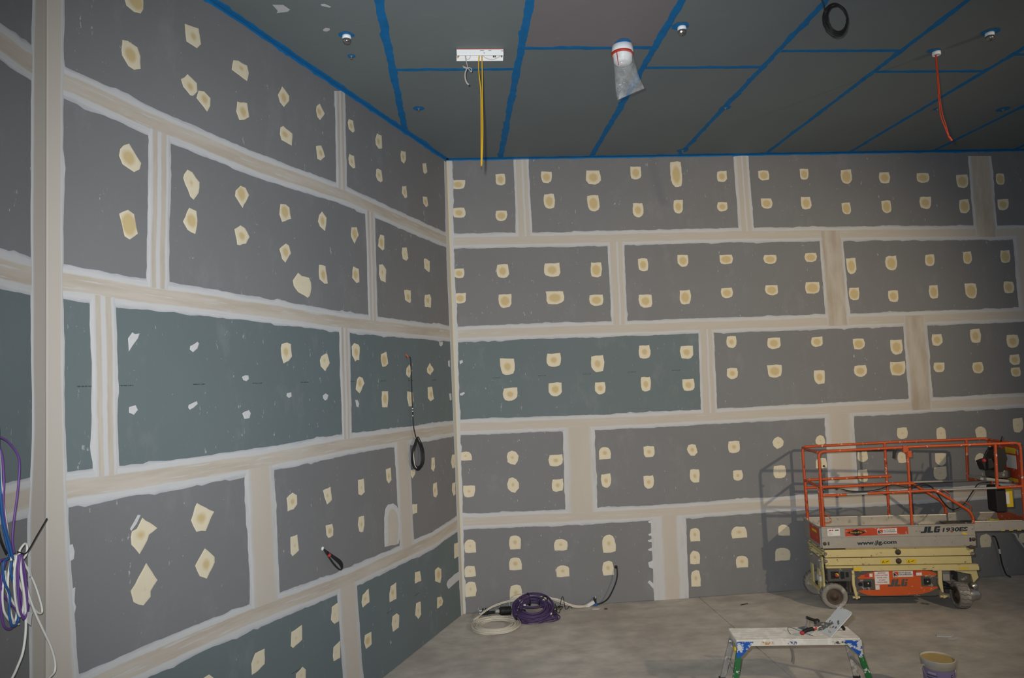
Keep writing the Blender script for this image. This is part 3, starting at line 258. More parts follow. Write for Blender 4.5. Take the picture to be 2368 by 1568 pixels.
def joint_material(name, stops, streak=0.5, brown=0.5):
    """bands of compound across a taped joint; uv.x runs along the joint in metres, uv.y across it"""
    n = NT(name); uv = n.coord('UV'); sep = n.new('ShaderNodeSeparateXYZ'); n.link(uv, sep.inputs[0])
    a = n.noise(n.coord('UV', (2.2, 0.6, 1)), 1.0, 3.0); b = n.noise(n.coord('UV', (16, 3, 1)), 1.0, 2.0)
    v = n.math('ADD', sep.outputs[1], n.math('ADD', n.math('MULTIPLY', n.math('SUBTRACT', a, 0.5), 0.15), n.math('MULTIPLY', n.math('SUBTRACT', b, 0.5), 0.05)))
    c = n.ramp(v, stops)
    tanmask = n.ramp(v, [(p, 1.0 if q == TAN else 0.0) for p, q in stops])
    wet = n.ramp(n.noise(n.coord('UV', (1.3, 2.2, 1)), 1.0, 4.0, 0.6), [(0.38, 0.0), (0.66, brown)])
    c = n.mix(n.math('MULTIPLY', wet, tanmask), c, DTAN)
    st = n.ramp(n.noise(n.coord('UV', (2.6, 9.0, 1)), 1.0, 4.0, 0.6), [(0.58, 0.0), (0.64, streak)])
    c = n.mix(n.math('MULTIPLY', st, tanmask), c, WHITE)
    th = n.ramp(n.noise(n.coord('UV', (3.5, 8.0, 1)), 1.0, 3.0), [(0.45, 0.0), (0.7, 0.55)])
    edge = n.ramp(v, [(0.0, 1.0), (0.22, 0.0), (0.78, 0.0), (1.0, 1.0)])
    c = n.mix(n.math('MULTIPLY', th, edge), c, (0.30, 0.31, 0.335))
    return n.out(c, 0.8, 0.0, b, 0.08, 0.003, 0.2)
J = {
 'hL': joint_material('joint_compound_level_brown', [(0, THIN), (0.09, WHITE), (0.22, WHITE), (0.27, TAN), (0.73, TAN), (0.78, WHITE), (0.92, WHITE), (1, THIN)], 0.75, 0.55),
 'hB': joint_material('joint_compound_level', [(0, THIN), (0.10, WHITE), (0.22, WHITE), (0.26, TAN), (0.74, TAN), (0.78, WHITE), (0.92, WHITE), (1, THIN)], 0.55, 0.12),
 'double': joint_material('joint_compound_two_bands', [(0, WHITE), (0.17, WHITE), (0.22, TAN), (0.37, TAN), (0.41, WHITE), (0.55, WHITE), (0.59, TAN), (0.76, TAN), (0.81, WHITE), (1, WHITE)], 0.15, 0.55),
 'double2': joint_material('joint_compound_pale_bands', [(0, WHITE), (0.14, WHITE), (0.2, TAN), (0.46, TAN), (0.5, WHITE), (0.56, WHITE), (0.6, TAN), (0.8, TAN), (0.86, WHITE), (1, WHITE)], 0.3, 0.15),
 'single': joint_material('joint_compound_one_line', [(0, WHITE), (0.12, WHITE), (0.17, TAN), (0.5, TAN), (0.53, WHITE), (0.60, WHITE), (0.63, TAN), (0.82, TAN), (0.88, WHITE), (1, WHITE)], 0.2, 0.12),
 'solid': joint_material('joint_compound_wide', [(0, WHITE), (0.10, WHITE), (0.22, TAN), (0.80, TAN), (0.92, WHITE), (1, WHITE)], 0.1, 0.12),
 'solidw': joint_material('joint_compound_wide_white_edges', [(0, WHITE), (0.28, WHITE), (0.36, TAN), (0.70, TAN), (0.78, WHITE), (1, WHITE)], 0.1, 0.12),
 'wet': joint_material('joint_compound_wet', [(0, WHITE), (0.07, WHITE), (0.15, TAN), (0.85, TAN), (0.93, WHITE), (1, WHITE)], 0.05, 0.85),
 'cor': joint_material('corner_compound', [(0, WHITE), (0.12, WHITE), (0.22, (0.405, 0.371, 0.330)), (1, (0.405, 0.371, 0.330))], 0.0, 0.0),
 'corb': joint_material('corner_compound_white', [(0, WHITE), (0.55, WHITE), (0.66, CREAM), (1, CREAM)], 0.0, 0.0),
}
def patch_material():
    n = NT('filler_compound'); uv = n.coord('UV')
    ds = n.new('ShaderNodeVectorMath', operation='DISTANCE'); n.link(uv, ds.inputs[0]); ds.inputs[1].default_value = (0.5, 0.5, 0.0)
    wa = n.new('ShaderNodeAttribute', attribute_name='wet')
    f = n.noise(n.coord('Object'), 22, 3.0)
    d = n.math('SUBTRACT', n.math('ADD', n.math('MULTIPLY', ds.outputs['Value'], 2.0), n.math('MULTIPLY', n.math('SUBTRACT', f, 0.5), 0.22)), n.math('MULTIPLY', wa.outputs['Fac'], 1.08))
    wet = n.ramp(n.math('ADD', n.math('MULTIPLY', d, 0.5), 0.5), [(0.42, 1.0), (0.56, 0.0)])
    base = n.mix(n.noise(n.coord('Object'), 9, 2.0), (0.555, 0.495, 0.360), (0.61, 0.55, 0.42))
    c = n.mix(wet, base, OCHRE)
    return n.out(c, 0.8, 0, f, 0.08, 0.003, 0.2)
m_patch = patch_material()
m_dab = M('white_stopping', (0.47, 0.47, 0.48), 0.8, var=0.15, scale=30)
m_blue = M('blue_joint_compound', BLUE, 0.75, var=0.30, scale=9, bstr=0.1)
m_core = M('wall_framing', (0.10, 0.10, 0.10), 0.9)

# ------------------------------------------------------------------ walls
def strip(name, A, B, mat, parent, off=-0.002, rag=(0.007, 0.007), step=0.045, plane='xz', ext=0.0):
    """feathered band of compound between two edge polylines given as (u, z)"""
    def resamp(Q, N):
        Q = [Vector(q) for q in Q]; d = [0]
        for i in range(1, len(Q)): d.append(d[-1] + (Q[i] - Q[i - 1]).length)
        out = []
        for k in range(N + 1):
            t = d[-1] * k / N; i = 1
            while i < len(Q) - 1 and d[i] < t: i += 1
            s = (t - d[i - 1]) / max(1e-9, d[i] - d[i - 1]); out.append(Q[i - 1].lerp(Q[i], s))
        return out, d[-1]
    L = sum((Vector(A[i + 1]) - Vector(A[i])).length for i in range(len(A) - 1))
    N = max(4, int(L / step)); a, la = resamp(A, N); b, lb = resamp(B, N)
    mb = MB(); acr = (0.0, 0.12, 0.5, 0.88, 1.0)
    ja = jb = 0.0; ph = random.random() * 50
    for i in range(N + 1):
        w = (b[i] - a[i]); wl = max(w.length, 1e-6); w = w / wl
        ja = 0.6 * ja + random.uniform(-1, 1) * rag[0]; jb = 0.6 * jb + random.uniform(-1, 1) * rag[1]
        if random.random() < 0.05: ja -= rag[0] * 2.5
        if random.random() < 0.05: jb += rag[1] * 2.5
        for j, t in enumerate(acr):
            q = a[i] + w * wl * t
            if j == 0: q = q + w * ja
            if j == 4: q = q + w * jb
            o = off * (0.2 if j in (0, 4) else 1.0)
            k = len(mb.v)
            mb.v.append((q.x, o, q.y) if plane == 'xz' else (q.x, q.y, o))
            mb.uv[k] = (ph + la * i / N, t)
    for i in range(N):
        for j in range(4):
            f = [i * 5 + j, i * 5 + j + 1, (i + 1) * 5 + j + 1, (i + 1) * 5 + j]
            mb.f.append(f[::-1] if plane == 'xz' else f); mb.sm.append(False)
    return mb.obj(name, mat, parent)

def fix_normals(o, want):
    me = o.data; s = sum((p.normal.dot(Vector(want)) * p.area for p in me.polygons))
    if s < 0: me.flip_normals()

def flat_patch(name, pts, mat, parent, off, inner=0.0, smooth=2, jit=0.004):
    """thin trowelled dab: outline (u, z), rim on the board, crown proud of it; origin at its middle"""
    n = len(pts); cx = sum(p[0] for p in pts) / n; cz = sum(p[1] for p in pts) / n
    out = []
    for i in range(n):
        p, q = Vector(pts[i]), Vector(pts[(i + 1) % n]); L = (q - p).length; m_ = max(1, min(4, int(L / 0.035)))
        for k in range(m_):
            r = p.lerp(q, k / m_)
            if k: r = r + Vector((random.uniform(-jit, jit), random.uniform(-jit, jit)))
            out.append((r.x - cx, r.y - cz))
    mb = MB(); k = len(out); hw = max(abs(q[0]) for q in out); hh = max(abs(q[1]) for q in out)
    for sc, o, ru in ((1.0, off * 0.25, 1.0), (0.86, off, 0.86), (0.45, off, 0.45)):
        for (x, z) in out: mb.uv[len(mb.v)] = (.5 + .5 * x * sc / hw, .5 + .5 * z * sc / hh); mb.v.append((x * sc, o, z * sc))
    mb.uv[len(mb.v)] = (0.5, 0.5); mb.v.append((0, off, 0))
    for r in range(2):
        for i in range(k): mb.f.append([r * k + i, r * k + (i + 1) % k, (r + 1) * k + (i + 1) % k, (r + 1) * k + i]); mb.sm.append(False)
    for i in range(k): mb.f.append([2 * k + i, 2 * k + (i + 1) % k, 3 * k]); mb.sm.append(False)
    o = mb.obj(name, mat, parent, (cx, 0, cz)); fix_normals(o, (0, -1, 0))
    at = o.data.attributes.new('wet', 'FLOAT', 'POINT'); at.data.foreach_set('value', [inner] * len(o.data.vertices)); return o

def rect_shape(shape, w, h):
    j = lambda s: random.uniform(-s, s)
    w2, h2 = w / 2, h / 2; P = []
    if shape == 2:
        shape = random.choice((0, 0, 1, 3))
    if shape == 3:
        n = 9
        return [(w2 * math.cos(2 * math.pi * i / n + .2) * (1 + j(.14)), h2 * math.sin(2 * math.pi * i / n + .2) * (1 + j(.14))) for i in range(n)]
    top = [(-w2 * (0.92 + j(.12)), h2 * (0.93 + j(.08))), (-w2 * .25, h2 * (.97 + j(.05))), (w2 * .3, h2 * (.97 + j(.05))), (w2 * (0.92 + j(.12)), h2 * (0.95 + j(.09)))]
    side = [(w2 * (1.0 + j(.06)), 0.15 * h2), (w2 * (.95 + j(.06)), -.45 * h2)]
    bot = [(w2 * (.72 + j(.1)), -h2 * (.84 + j(.1))), (w2 * .2, -h2 * (1 + j(.05))), (-w2 * .3, -h2 * (1 + j(.06))), (-w2 * (.75 + j(.1)), -h2 * (.82 + j(.1)))]
    side2 = [(-w2 * (.97 + j(.06)), -.4 * h2), (-w2 * (1 + j(.05)), .2 * h2)]
    P = top + side + bot + side2
    if shape == 1: P = [(x, -z) for x, z in P]
    return P

def make_wall(name, loc, rz, x0, x1):
    w = MB().box((x0, 0.0135, -0.05), (x1, 0.14, H + 0.1)).obj(name, m_core); w.location = loc; w.rotation_euler = (0, 0, rz)
    return tag(w, kind='structure')
d_ = Vector((-math.sin(AL), -math.cos(AL), 0)); c1 = Vector((XC, YB, 0)) + d_ * LL
walls = {'B': make_wall('wall_back', (XC, YB, 0), 0.0, -0.02, 12.0),
         'L': make_wall('wall_left', (XC, YB, 0), math.atan2(math.cos(AL), math.sin(AL)), -LL, 0.02),
         'S': make_wall('wall_side', (c1.x, c1.y, 0), math.pi / 2, -2.6, 0.02)}
ZJ = [0.004, 1.2, 2.4, 3.6, 4.8, H - 0.002]
XR = {'B': (0.0, 12.0), 'L': (-LL, 0.0), 'S': (-2.6, 0.0)}
splits = {s: [[] for _ in range(5)] for s in 'BLS'}
for s, st, a, b, a2, b2 in DATA['ver']:
    zc = (a[1] + a2[1]) / 2; r = min(4, max(0, int(zc / 1.2))); splits[s][r].append((a[0] + b[0] + a2[0] + b2[0]) / 4)
for s in 'BL':
    for r in range(5): splits[s][r].sort()
tealrows = {'L': (0, 2), 'B': (), 'S': (2,)}
for s in 'BLS':
    for r in range(5):
        xs = [XR[s][0]] + splits[s][r] + [XR[s][1]]
        for i in range(len(xs) - 1):
            teal = r in tealrows[s] or (s == 'B' and r == 2 and i == 0)
            xa, xb = xs[i] + 0.002, xs[i + 1] - 0.002; za, zb = ZJ[r] + 0.002, ZJ[r + 1] - 0.002
            cx, cz = (xa + xb) / 2, (za + zb) / 2
            mb = MB().box((xa - cx, 0.0, za - cz), (xb - cx, 0.013, zb - cz))
            mb.obj('plasterboard', m_teal if teal else m_grey, walls[s], (cx, 0, cz))
def slope_at(Q, u):
    for i in range(len(Q) - 1):
        if (Q[i][0] - u) * (Q[i + 1][0] - u) <= 0:
            t = (u - Q[i][0]) / (Q[i + 1][0] - Q[i][0] + 1e-9); return Q[i][1] + t * (Q[i + 1][1] - Q[i][1])
    return Q[0][1] if abs(u - Q[0][0]) < abs(u - Q[-1][0]) else Q[-1][1]
for s in 'BLS':
    for r, Q in DATA['hor'][s].items():
        Q = sorted([list(q) for q in Q]); hw = 0.102
        xa, xb = XR[s]
        if s == 'L' and r == '1': Q.insert(0, [xa, Q[0][1]])
        Q[0][0] = min(Q[0][0], xa + (0.0 if s != 'B' else 0.012)); Q[-1][0] = max(Q[-1][0], xb - 0.0)
        if s == 'B': Q[-1][0] = xb; Q[0][0] = 0.012
        if s == 'L': Q[0][0] = xa + 0.012; Q[-1][0] = xb - 0.012
        if s == 'S': Q[0][0] = xa; Q[-1][0] = -0.012
        strip('joint_compound', [(x, z - hw) for x, z in Q], [(x, z + hw) for x, z in Q], J['hB' if s == 'B' else 'hL'], walls[s], -0.0018, (0.0045, 0.0045))
def clamp_ends(s, st, P, top):
    r = {4.8: '4', 3.6: '3', 2.4: '2', 1.2: '1'}; out = []
    for u, z in P:
        zn = round(z / 1.2) * 1.2
        k = r.get(round(zn, 1))
        if k and k in DATA['hor'][s]:
            zc = slope_at(sorted(DATA['hor'][s][k]), u)
            if top: z = zc - 0.052 if st != 'wet' else zc + 0.045
            else: z = zc + 0.052 if st != 'wet' else zc - 0.06
        out.append((u, z))
    return out
for s, st, a, b, a2, b2 in DATA['ver']:
    a, b = clamp_ends(s, st, (a, b), True); a2, b2 = clamp_ends(s, st, (a2, b2), False)
    strip('joint_compound', [a2, a], [b2, b], J[st], walls[s], -0.0026 if st != 'wet' else -0.0030, (0.0035, 0.0035))
flat_patch('joint_compound', DATA['rounded'], m_dab, walls['L'], -0.0022)
q = DATA['rounded']; mx = sum(p[0] for p in q) / len(q); mz = min(p[1] for p in q)
flat_patch('joint_compound', [(mx + (p[0] - mx) * .72, mz + (p[1] - mz) * .90) for p in q], M('rounded_compound_end', TAN, 0.8, var=0.10, scale=6), walls['L'], -0.0030)
q = DATA['cornerL']; q = [[q[0][0], H - 0.02]] + q + [[q[-1][0], 0.0]]
strip('corner_compound', q, [(-LL - 0.004, z) for x, z in q], J['cor'], walls['L'], -0.0034, (0.003, 0.0), 0.06)
q = DATA['cornerS']; q = [[q[0][0], H - 0.02]] + q + [[q[-1][0], 0.0]]
strip('corner_compound', q, [(0.004, z) for x, z in q], J['cor'], walls['S'], -0.0034, (0.0025, 0.0), 0.06)
q = DATA['cornerLb']; q = q + [[q[-1][0], 0.0]]
strip('corner_compound', q, [(0.003, z) for x, z in q], J['corb'], walls['L'], -0.0034, (0.003, 0.0))
q = DATA['cornerB']; q = q + [[q[-1][0], 0.0]]
strip('corner_compound', q, [(-0.003, z) for x, z in q], J['corb'], walls['B'], -0.0034, (0.005, 0.0))
for s, kind, inner, pts in DATA['polys']:
    flat_patch('filler_patch', pts, m_dab if kind else m_patch, walls[s], -0.0016, inner)
for shape, inner, cx, cz, w, h in DATA['rects']:
    pts = [(cx + x, cz + z) for x, z in rect_shape(shape, w, h)]
    flat_patch('filler_patch', pts, m_patch, walls['B'], -0.0016, inner * random.uniform(0.85, 1.1))

# ------------------------------------------------------------------ ceiling
ceil = tag(MB().box((-3.2, 1.5, H + 0.0135), (12.2, YB + 0.15, H + 0.15)).obj('ceiling', m_core), kind='structure')
LX = [-0.505, 0.688, 1.925, 3.14, 4.372, 5.59, 6.83, 8.05]
CY = [None, 6.445, 6.03, 6.43, 6.10, 6.55, 6.19, 6.6, 6.2]
xs = [-2.9] + LX + [12.1]
for i in range(len(xs) - 1):
    ys = [1.5, YB] if CY[i] is None else [1.5, CY[i], YB]
    for k in range(len(ys) - 1):
        xa, xb, ya, yb = xs[i] + .002, xs[i + 1] - .002, ys[k] + .002, ys[k + 1] - .002; cx, cy = (xa + xb) / 2, (ya + yb) / 2
        MB().box((xa - cx, ya - cy, 0), (xb - cx, yb - cy, 0.013)).obj('ceiling_board', m_ceil2 if (i == 2 and k == 0) else m_ceil, ceil, (cx, cy, H))
def cstrip(A, B, name='blue_joint_compound', off=-0.002, rag=(0.006, 0.006)):
    o = strip(name, A, B, m_blue, ceil, off, rag, 0.04, 'xy'); o.location = (0, 0, H); fix_normals(o, (0, 0, -1)); return o
for i, x in enumerate(LX):
    w = 0.034 if i < 3 else 0.028
    cstrip([(x - w, 1.6), (x - w, YB)], [(x + w, 1.6), (x + w, YB)], rag=(0.006, 0.006))
for i in range(1, 9):
    x0, x1 = LX[i - 1], LX[i] if i < 8 else 12.0; y = CY[i]
    cstrip([(x0 + .03, y - .026), (x1 - .026, y - .026)], [(x0 + .03, y + .026), (x1 - .026, y + .026)], off=-0.0015, rag=(0.004, 0.004))
nL = Vector((math.cos(AL), -math.sin(AL), 0)); e0 = Vector((XC, YB, 0)); e1 = c1
cstrip([(e0.x, e0.y - .004), (e1.x, e1.y)], [((e0 + nL * .055).x, (e0 + nL * .055).y), ((e1 + nL * .055).x, (e1 + nL * .055).y)], off=-0.003, rag=(0.0, 0.006))
cstrip([(XC, YB - .07), (12.0, YB - .07)], [(XC, YB - .001), (12.0, YB - .001)], off=-0.003, rag=(0.006, 0.0))
strip('blue_joint_compound', [(-LL, H - .028), (0, H - .022)], [(-LL, H - .001), (0, H - .001)], m_blue, walls['L'], -0.0036, (0.005, 0.0))
strip('blue_joint_compound', [(0, H - .016), (12.0, H - .016)], [(0, H - .001), (12.0, H - .001)], m_blue, walls['B'], -0.0036, (0.004, 0.0))
def cdisc(x, y, r, mat=m_blue, name='blue_paint_ring', sq=1.0):
    mb = MB(); n = 18
    for k in range(n):
        t = 2 * math.pi * k / n; rr = r * random.uniform(.88, 1.1); mb.v.append((rr * math.cos(t), rr * math.sin(t) * sq, -0.0035))
    mb.v.append((0, 0, -0.0035)); mb.f = [[n, (k + 1) % n, k] for k in range(n)]; mb.sm = [False] * n
    o = mb.obj(name, mat, ceil, (x, y, H)); fix_normals(o, (0, 0, -1)); return o
for q in DATA['dabs']:
    n = len(q); cx = sum(p[0] for p in q) / n; cy = sum(p[1] for p in q) / n
    mb = MB(); mb.v = [(p[0] - cx, p[1] - cy, -0.002) for p in q]; mb.f = [list(range(n))]; mb.sm = [False]
    o = mb.obj('filler_patch', m_dab, ceil, (cx, cy, H)); fix_normals(o, (0, 0, -1))

# ------------------------------------------------------------------ floor: two concrete pours with a saw cut between
def concrete():
    n = NT('dusty_concrete'); v = n.coord()
    a = n.noise(v, 0.75, 4.0, 0.6); b = n.noise(n.coord('Object', (1.2, 1.7, 1)), 2.6, 5.0, 0.62); c3 = n.noise(v, 34, 3.0)
    c = n.mix(n.ramp(a, [(0.3, 0.0), (0.7, 1.0)]), (0.405, 0.366, 0.322), (0.585, 0.542, 0.488))
    c = n.mix(n.ramp(b, [(0.35, 0.55), (0.62, 0.0)]), c, (0.280, 0.262, 0.240))
    c = n.mix(n.ramp(b, [(0.58, 0.0), (0.78, 0.5)]), c, (0.56, 0.52, 0.47))
    w = n.noise(n.coord('Object', (5, 11, 1)), 1.3, 5.0, 0.72)
    c = n.mix(n.ramp(w, [(0.70, 0.0), (0.735, 0.6)]), c, (0.62, 0.60, 0.57))             # trodden plaster
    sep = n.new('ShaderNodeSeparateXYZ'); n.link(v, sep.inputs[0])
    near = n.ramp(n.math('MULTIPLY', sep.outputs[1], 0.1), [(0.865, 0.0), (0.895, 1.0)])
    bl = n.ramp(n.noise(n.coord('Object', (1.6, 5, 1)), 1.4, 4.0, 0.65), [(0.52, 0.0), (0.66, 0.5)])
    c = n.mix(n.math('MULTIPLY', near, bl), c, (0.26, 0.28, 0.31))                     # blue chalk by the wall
    rd = n.ramp(n.noise(n.coord('Object', (3, 4, 1)), 2.0, 3.0, 0.6), [(0.73, 0.0), (0.77, 0.35)])
    c = n.mix(rd, c, (0.50, 0.30, 0.24))
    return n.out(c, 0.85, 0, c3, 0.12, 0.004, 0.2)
m_conc = concrete()
floor = tag(empty('floor', (0, 0, 0)), kind='structure')
P0, P1 = Vector((3.06, YB + .2)), Vector((3.09, 1.0)); g = 0.005
for side in (-1, 1):
    xa = -3.4 if side < 0 else 12.3; gx = g * side
    poly = [(P0.x + gx, P0.y), (xa, P0.y), (xa, 1.0), (P1.x + gx, P1.y)]
    if side > 0: poly = poly[::-1]
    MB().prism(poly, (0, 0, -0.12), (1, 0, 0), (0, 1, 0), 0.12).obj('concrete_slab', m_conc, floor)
MB().box((2.9, 1.0, -0.15), (3.3, YB + .2, -0.03)).obj('joint_filler', M('dark_joint', (0.03, 0.025, 0.02), 0.9), floor)

# ------------------------------------------------------------------ scissor lift (x along its length, y away from the camera)
m_or = M('orange_rail_paint', (0.46, 0.068, 0.014), 0.45, var=0.12, scale=12, splat=((0.55, 0.5, 0.46), 0.12, 22), spec=0.4)
m_al = M('dull_aluminium', (0.50, 0.465, 0.41), 0.38, 0.55, var=0.12, scale=14, splat=((0.34, 0.32, 0.28), 0.12, 13), spec=0.5)
m_alg = M('grey_aluminium', (0.30, 0.29, 0.27), 0.5, 0.3, var=0.15, scale=10)
m_cr = M('cream_lift_paint', (0.53, 0.445, 0.215), 0.5, var=0.10, scale=8, splat=((0.18, 0.14, 0.08), 0.06, 20))
m_dk = M('dusty_black_plastic', (0.075, 0.072, 0.066), 0.7, var=0.3, scale=10, splat=((0.25, 0.235, 0.21), 0.2, 14))
m_blk = M('black_rubber', (0.014, 0.014, 0.015), 0.55, var=0.2, scale=20)
m_red = M('scuffed_red_decal', (0.42, 0.055, 0.02), 0.5, var=0.14, scale=9, splat=((0.42, 0.30, 0.24), 0.22, 11))
m_red2 = M('orange_red_decal', (0.50, 0.085, 0.02), 0.5, var=0.12, scale=7, splat=((0.5, 0.33, 0.25), 0.10, 14))
m_wh = M('white_sticker', (0.62, 0.60, 0.58), 0.6, var=0.06, scale=20)
m_navy = M('navy_lettering', (0.018, 0.024, 0.036), 0.55, var=0.1)
m_yel = M('yellow_warning_sticker', (0.62, 0.43, 0.02), 0.5, var=0.1, scale=20)
m_redi = M('red_ink', (0.38, 0.03, 0.035), 0.6, var=0.1)
m_ty = M('grey_tyre', (0.225, 0.208, 0.185), 0.85, var=0.2, scale=9, splat=((0.36, 0.34, 0.31), 0.3, 12))
m_hub = M('rusty_hub', (0.085, 0.062, 0.048), 0.6, 0.2, var=0.4, scale=14)
m_stl = M('bright_steel', (0.45, 0.44, 0.42), 0.3, 0.8, var=0.15)
m_rag = M('yellow_rag', (0.40, 0.36, 0.03), 0.9, var=0.25, scale=14)

lift = thing('scissor_lift', 'orange and cream scissor lift parked close to the far wall', 'lift', (4.40, 8.26, 0), -0.185)
lift.scale = (1.015, 1, 1)
WD = 0.67
X, Z, NY = (1, 0, 0), (0, 0, 1), (0, 1, 0)

def decal(name, x0, z0, x1, z1, mat, y=0.0, parent=lift, th=0.0015, skew=0.02):
    s = skew * (x1 - x0)
    return MB().prism([(x0, z0), (x1, z0 + s), (x1, z1 + s), (x0, z1)], (0, y, 0), X, Z, th).obj(name, mat, parent)
def txt(t, x, z, h, w, mat, y, parent, bold=0.02, shear=0.0, space=1.0):
    return lettering('lettering', t, mat, parent, (x, y, z), (1, 0, 0.02), (0, 0, 1), h, w, bold, shear, space=space)
def jlg(x, z, h, w, mat, y, parent):
    """block italic letters J L G"""
    mb = MB(); sh = 0.42
    def gl(ps): mb.prism([(x + (px + sh * pz * .6) * w / 3.15, z + pz * h + .02 * px * w / 3.15) for px, pz in ps], (0, y, 0), X, Z, 0.0012)
    gl([(0, 0), (.75, 0), (.9, .12), (.9, 1), (.45, 1), (.45, .25), (.0, .25)])
    gl([(.98, 0), (1.85, 0), (1.85, .25), (1.42, .25), (1.42, 1), (.98, 1)])
    gl([(1.95, .12), (2.07, 0), (2.8, 0), (2.8, .6), (2.4, .6), (2.4, .42), (2.5, .42), (2.5, .25), (2.32, .25), (2.32, .75), (2.8, .75), (2.8, 1), (2.07, 1), (1.95, .88)])
    return mb.obj('lettering', mat, parent)

# platform
side = MB().box((-.025, 0, .735), (1.715, .03, .99), .004).obj('platform_side', m_al, lift)
MB().box((-.026, -.004, .862), (1.716, .002, .872)).obj('seam', m_alg, side)
MB().box((-.026, -.010, .985), (1.716, .034, .997)).obj('top_lip', m_al, side)
MB().box((-.025, WD - .03, .735), (1.715, WD, .99), .004).obj('platform_side', m_al, lift)
MB().box((-.025, .03, .85), (1.715, WD - .03, .875)).obj('platform_deck', m_alg, lift)
endp = MB().box((-.045, .02, .74), (-.025, WD - .02, .98)).obj('platform_end', m_alg, lift)
MB().prism([(.03, .78), (.4, .78), (.4, .97), (.03, .97)], (-.047, 0, 0), NY, Z, 0.001).obj('warning_decal', m_red, endp)
MB().prism([(.12, .90), (.3, .90), (.3, .93), (.12, .93)], (-.049, 0, 0), NY, Z, 0.001).obj('warning_label', m_yel, endp)
for bx in (1.06, 1.10, 1.62, 1.69):
    for bz in (.905, .975): MB().lathe([(.009, 0), (.009, .003), (.005, .006), (0, .007)], (bx, -.001, bz + .02 * bx), (0, -1, 0), 10).obj('bolt', m_alg, side)
for bx, bz in ((0.0, .795), (1.69, .815)):
    MB().lathe([(.022, 0), (.022, .003), (0, .004)], (bx, -.001, bz), (0, -1, 0), 14).obj('pin_hole', m_hub, side)
MB().box((.035, -.003, .775), (.055, 0, .815), .0012).obj('slot', m_hub, side)
MB().box((1.645, -.003, .79), (1.665, 0, .835), .0012).obj('slot', m_blk, side)
d = decal('white_sticker', .04, .885, .185, .975, m_wh, -.001, side); jlg(.05, .945, .018, .065, m_redi, -.0028, d)
MB().prism([(.128, .949), (.172, .950), (.172, .962), (.128, .961)], (0, -.0028, 0), X, Z, .0008).obj('print_block', m_blk, d)
for k in range(5): MB().box((.05, -.0034, .898 + .008 * k), (.085 + .02 * (k % 2), -.0026, .900 + .008 * k)).obj('print_line', m_alg, d)
d = decal('red_stripe', .245, .878, .965, .967, m_red, -.001, side)
MB().prism([(.265, .922), (.375, .882), (.485, .924), (.375, .962)], (0, -.0026, 0), X, Z, .0009).obj('black_diamond', m_blk, d)
txt('Pro-Fit', .305, .912, .022, .135, M('ochre_lettering', (.50, .24, .03), .5), -.0038, d, 0.03)
def rutledge(x0, z0, x1, z1, y, parent):
    r = decal('company_sticker', x0, z0, x1, z1, m_wh, y, parent, .001); w = x1 - x0; h = z1 - z0
    MB().prism([(x0 + .03 * w, z0 + .9 * h), (x0 + .28 * w, z0 + .9 * h), (x0 + .28 * w, z0 + .2 * h)], (0, y - .0012, 0), X, Z, .0008).obj('logo_corner', m_or, r)
    MB().prism([(x0 + .03 * w, z0 + .12 * h), (x0 + .26 * w, z0 + .12 * h), (x0 + .17 * w, z0 + .42 * h), (x0 + .03 * w, z0 + .82 * h)], (0, y - .0012, 0), X, Z, .0008).obj('logo_hill', m_navy, r)
    for k, sx in enumerate((.06, .10, .14)): MB().prism([(x0 + sx * w, z0 + (.30 + .0 * k) * h), (x0 + (sx + .02) * w, z0 + .3 * h), (x0 + (sx + .09) * w, z0 + .14 * h), (x0 + (sx + .07) * w, z0 + .14 * h)], (0, y - .0022, 0), X, Z, .0004).obj('logo_line', m_wh, r)
    txt('RUTLEDGE', x0 + .32 * w, z0 + .62 * h, .24 * h, .58 * w, m_navy, y - .0012, r, .02)
    txt('ENGINEERING', x0 + .32 * w, z0 + .32 * h, .22 * h, .64 * w, m_navy, y - .0012, r, .02)
    MB().prism([(x0 + .32 * w, z0 + .17 * h), (x0 + .9 * w, z0 + .17 * h), (x0 + .9 * w, z0 + .22 * h), (x0 + .32 * w, z0 + .22 * h)], (0, y - .0012, 0), X, Z, .0006).obj('print_line', m_alg, r)
    return r
rutledge(.615, .896, .838, .960, -.0026, d)
jlg(1.105, .900, .074, .235, m_navy, -.0012, side)
txt('1930ES', 1.352, .907, .052, .285, m_navy, -.0012, side, .035, .15)
txt('www.jlg.com', .372, .756, .062, .452, m_navy, -.0012, side, .03)
MB().prism([(1.56, .895), (1.60, .90), (1.64, .87), (1.66, .885), (1.655, .862), (1.62, .862), (1.575, .878)], (0, -.0012, 0), X, Z, .0008).obj('paint_mark', m_yel, side)
MB().prism([(1.425, .935), (1.445, .922), (1.465, .898), (1.45, .90)], (0, -.0024, 0), X, Z, .0006).obj('paint_mark', m_or, side)

# scissor stack
for y0 in (.02, WD - .07):
    a = MB().box((.0, y0, .622), (1.69, y0 + .05, .712), .004).obj('scissor_arm', m_cr, lift)
    b = MB().box((.0, y0, .527), (1.66, y0 + .05, .612), .004).obj('scissor_arm', m_cr, lift)
    MB().box((.25, y0 + .012, .715), (1.62, y0 + .05, .738)).obj('scissor_arm', m_cr, lift)
    for x, z, r in ((.84, .675, .026), (.84, .568, .026), (1.675, .640, .02), (.005, .668, .016), (.005, .578, .016)):
        MB().lathe([(r * 1.3, -.004), (r * 1.3, .004), (r, .006), (r, .012), (r * .45, .013), (r * .45, .02), (0, .021)], (x, y0, z), (0, -1, 0), 16).obj('pivot_pin', m_hub if r > .02 else m_stl, a if z > .6 else b)
for x in (.0, 1.66): MB().cyl((x, .05, .665), (x, WD - .05, .665), .02, 10).obj('cross_tube', m_cr, lift)
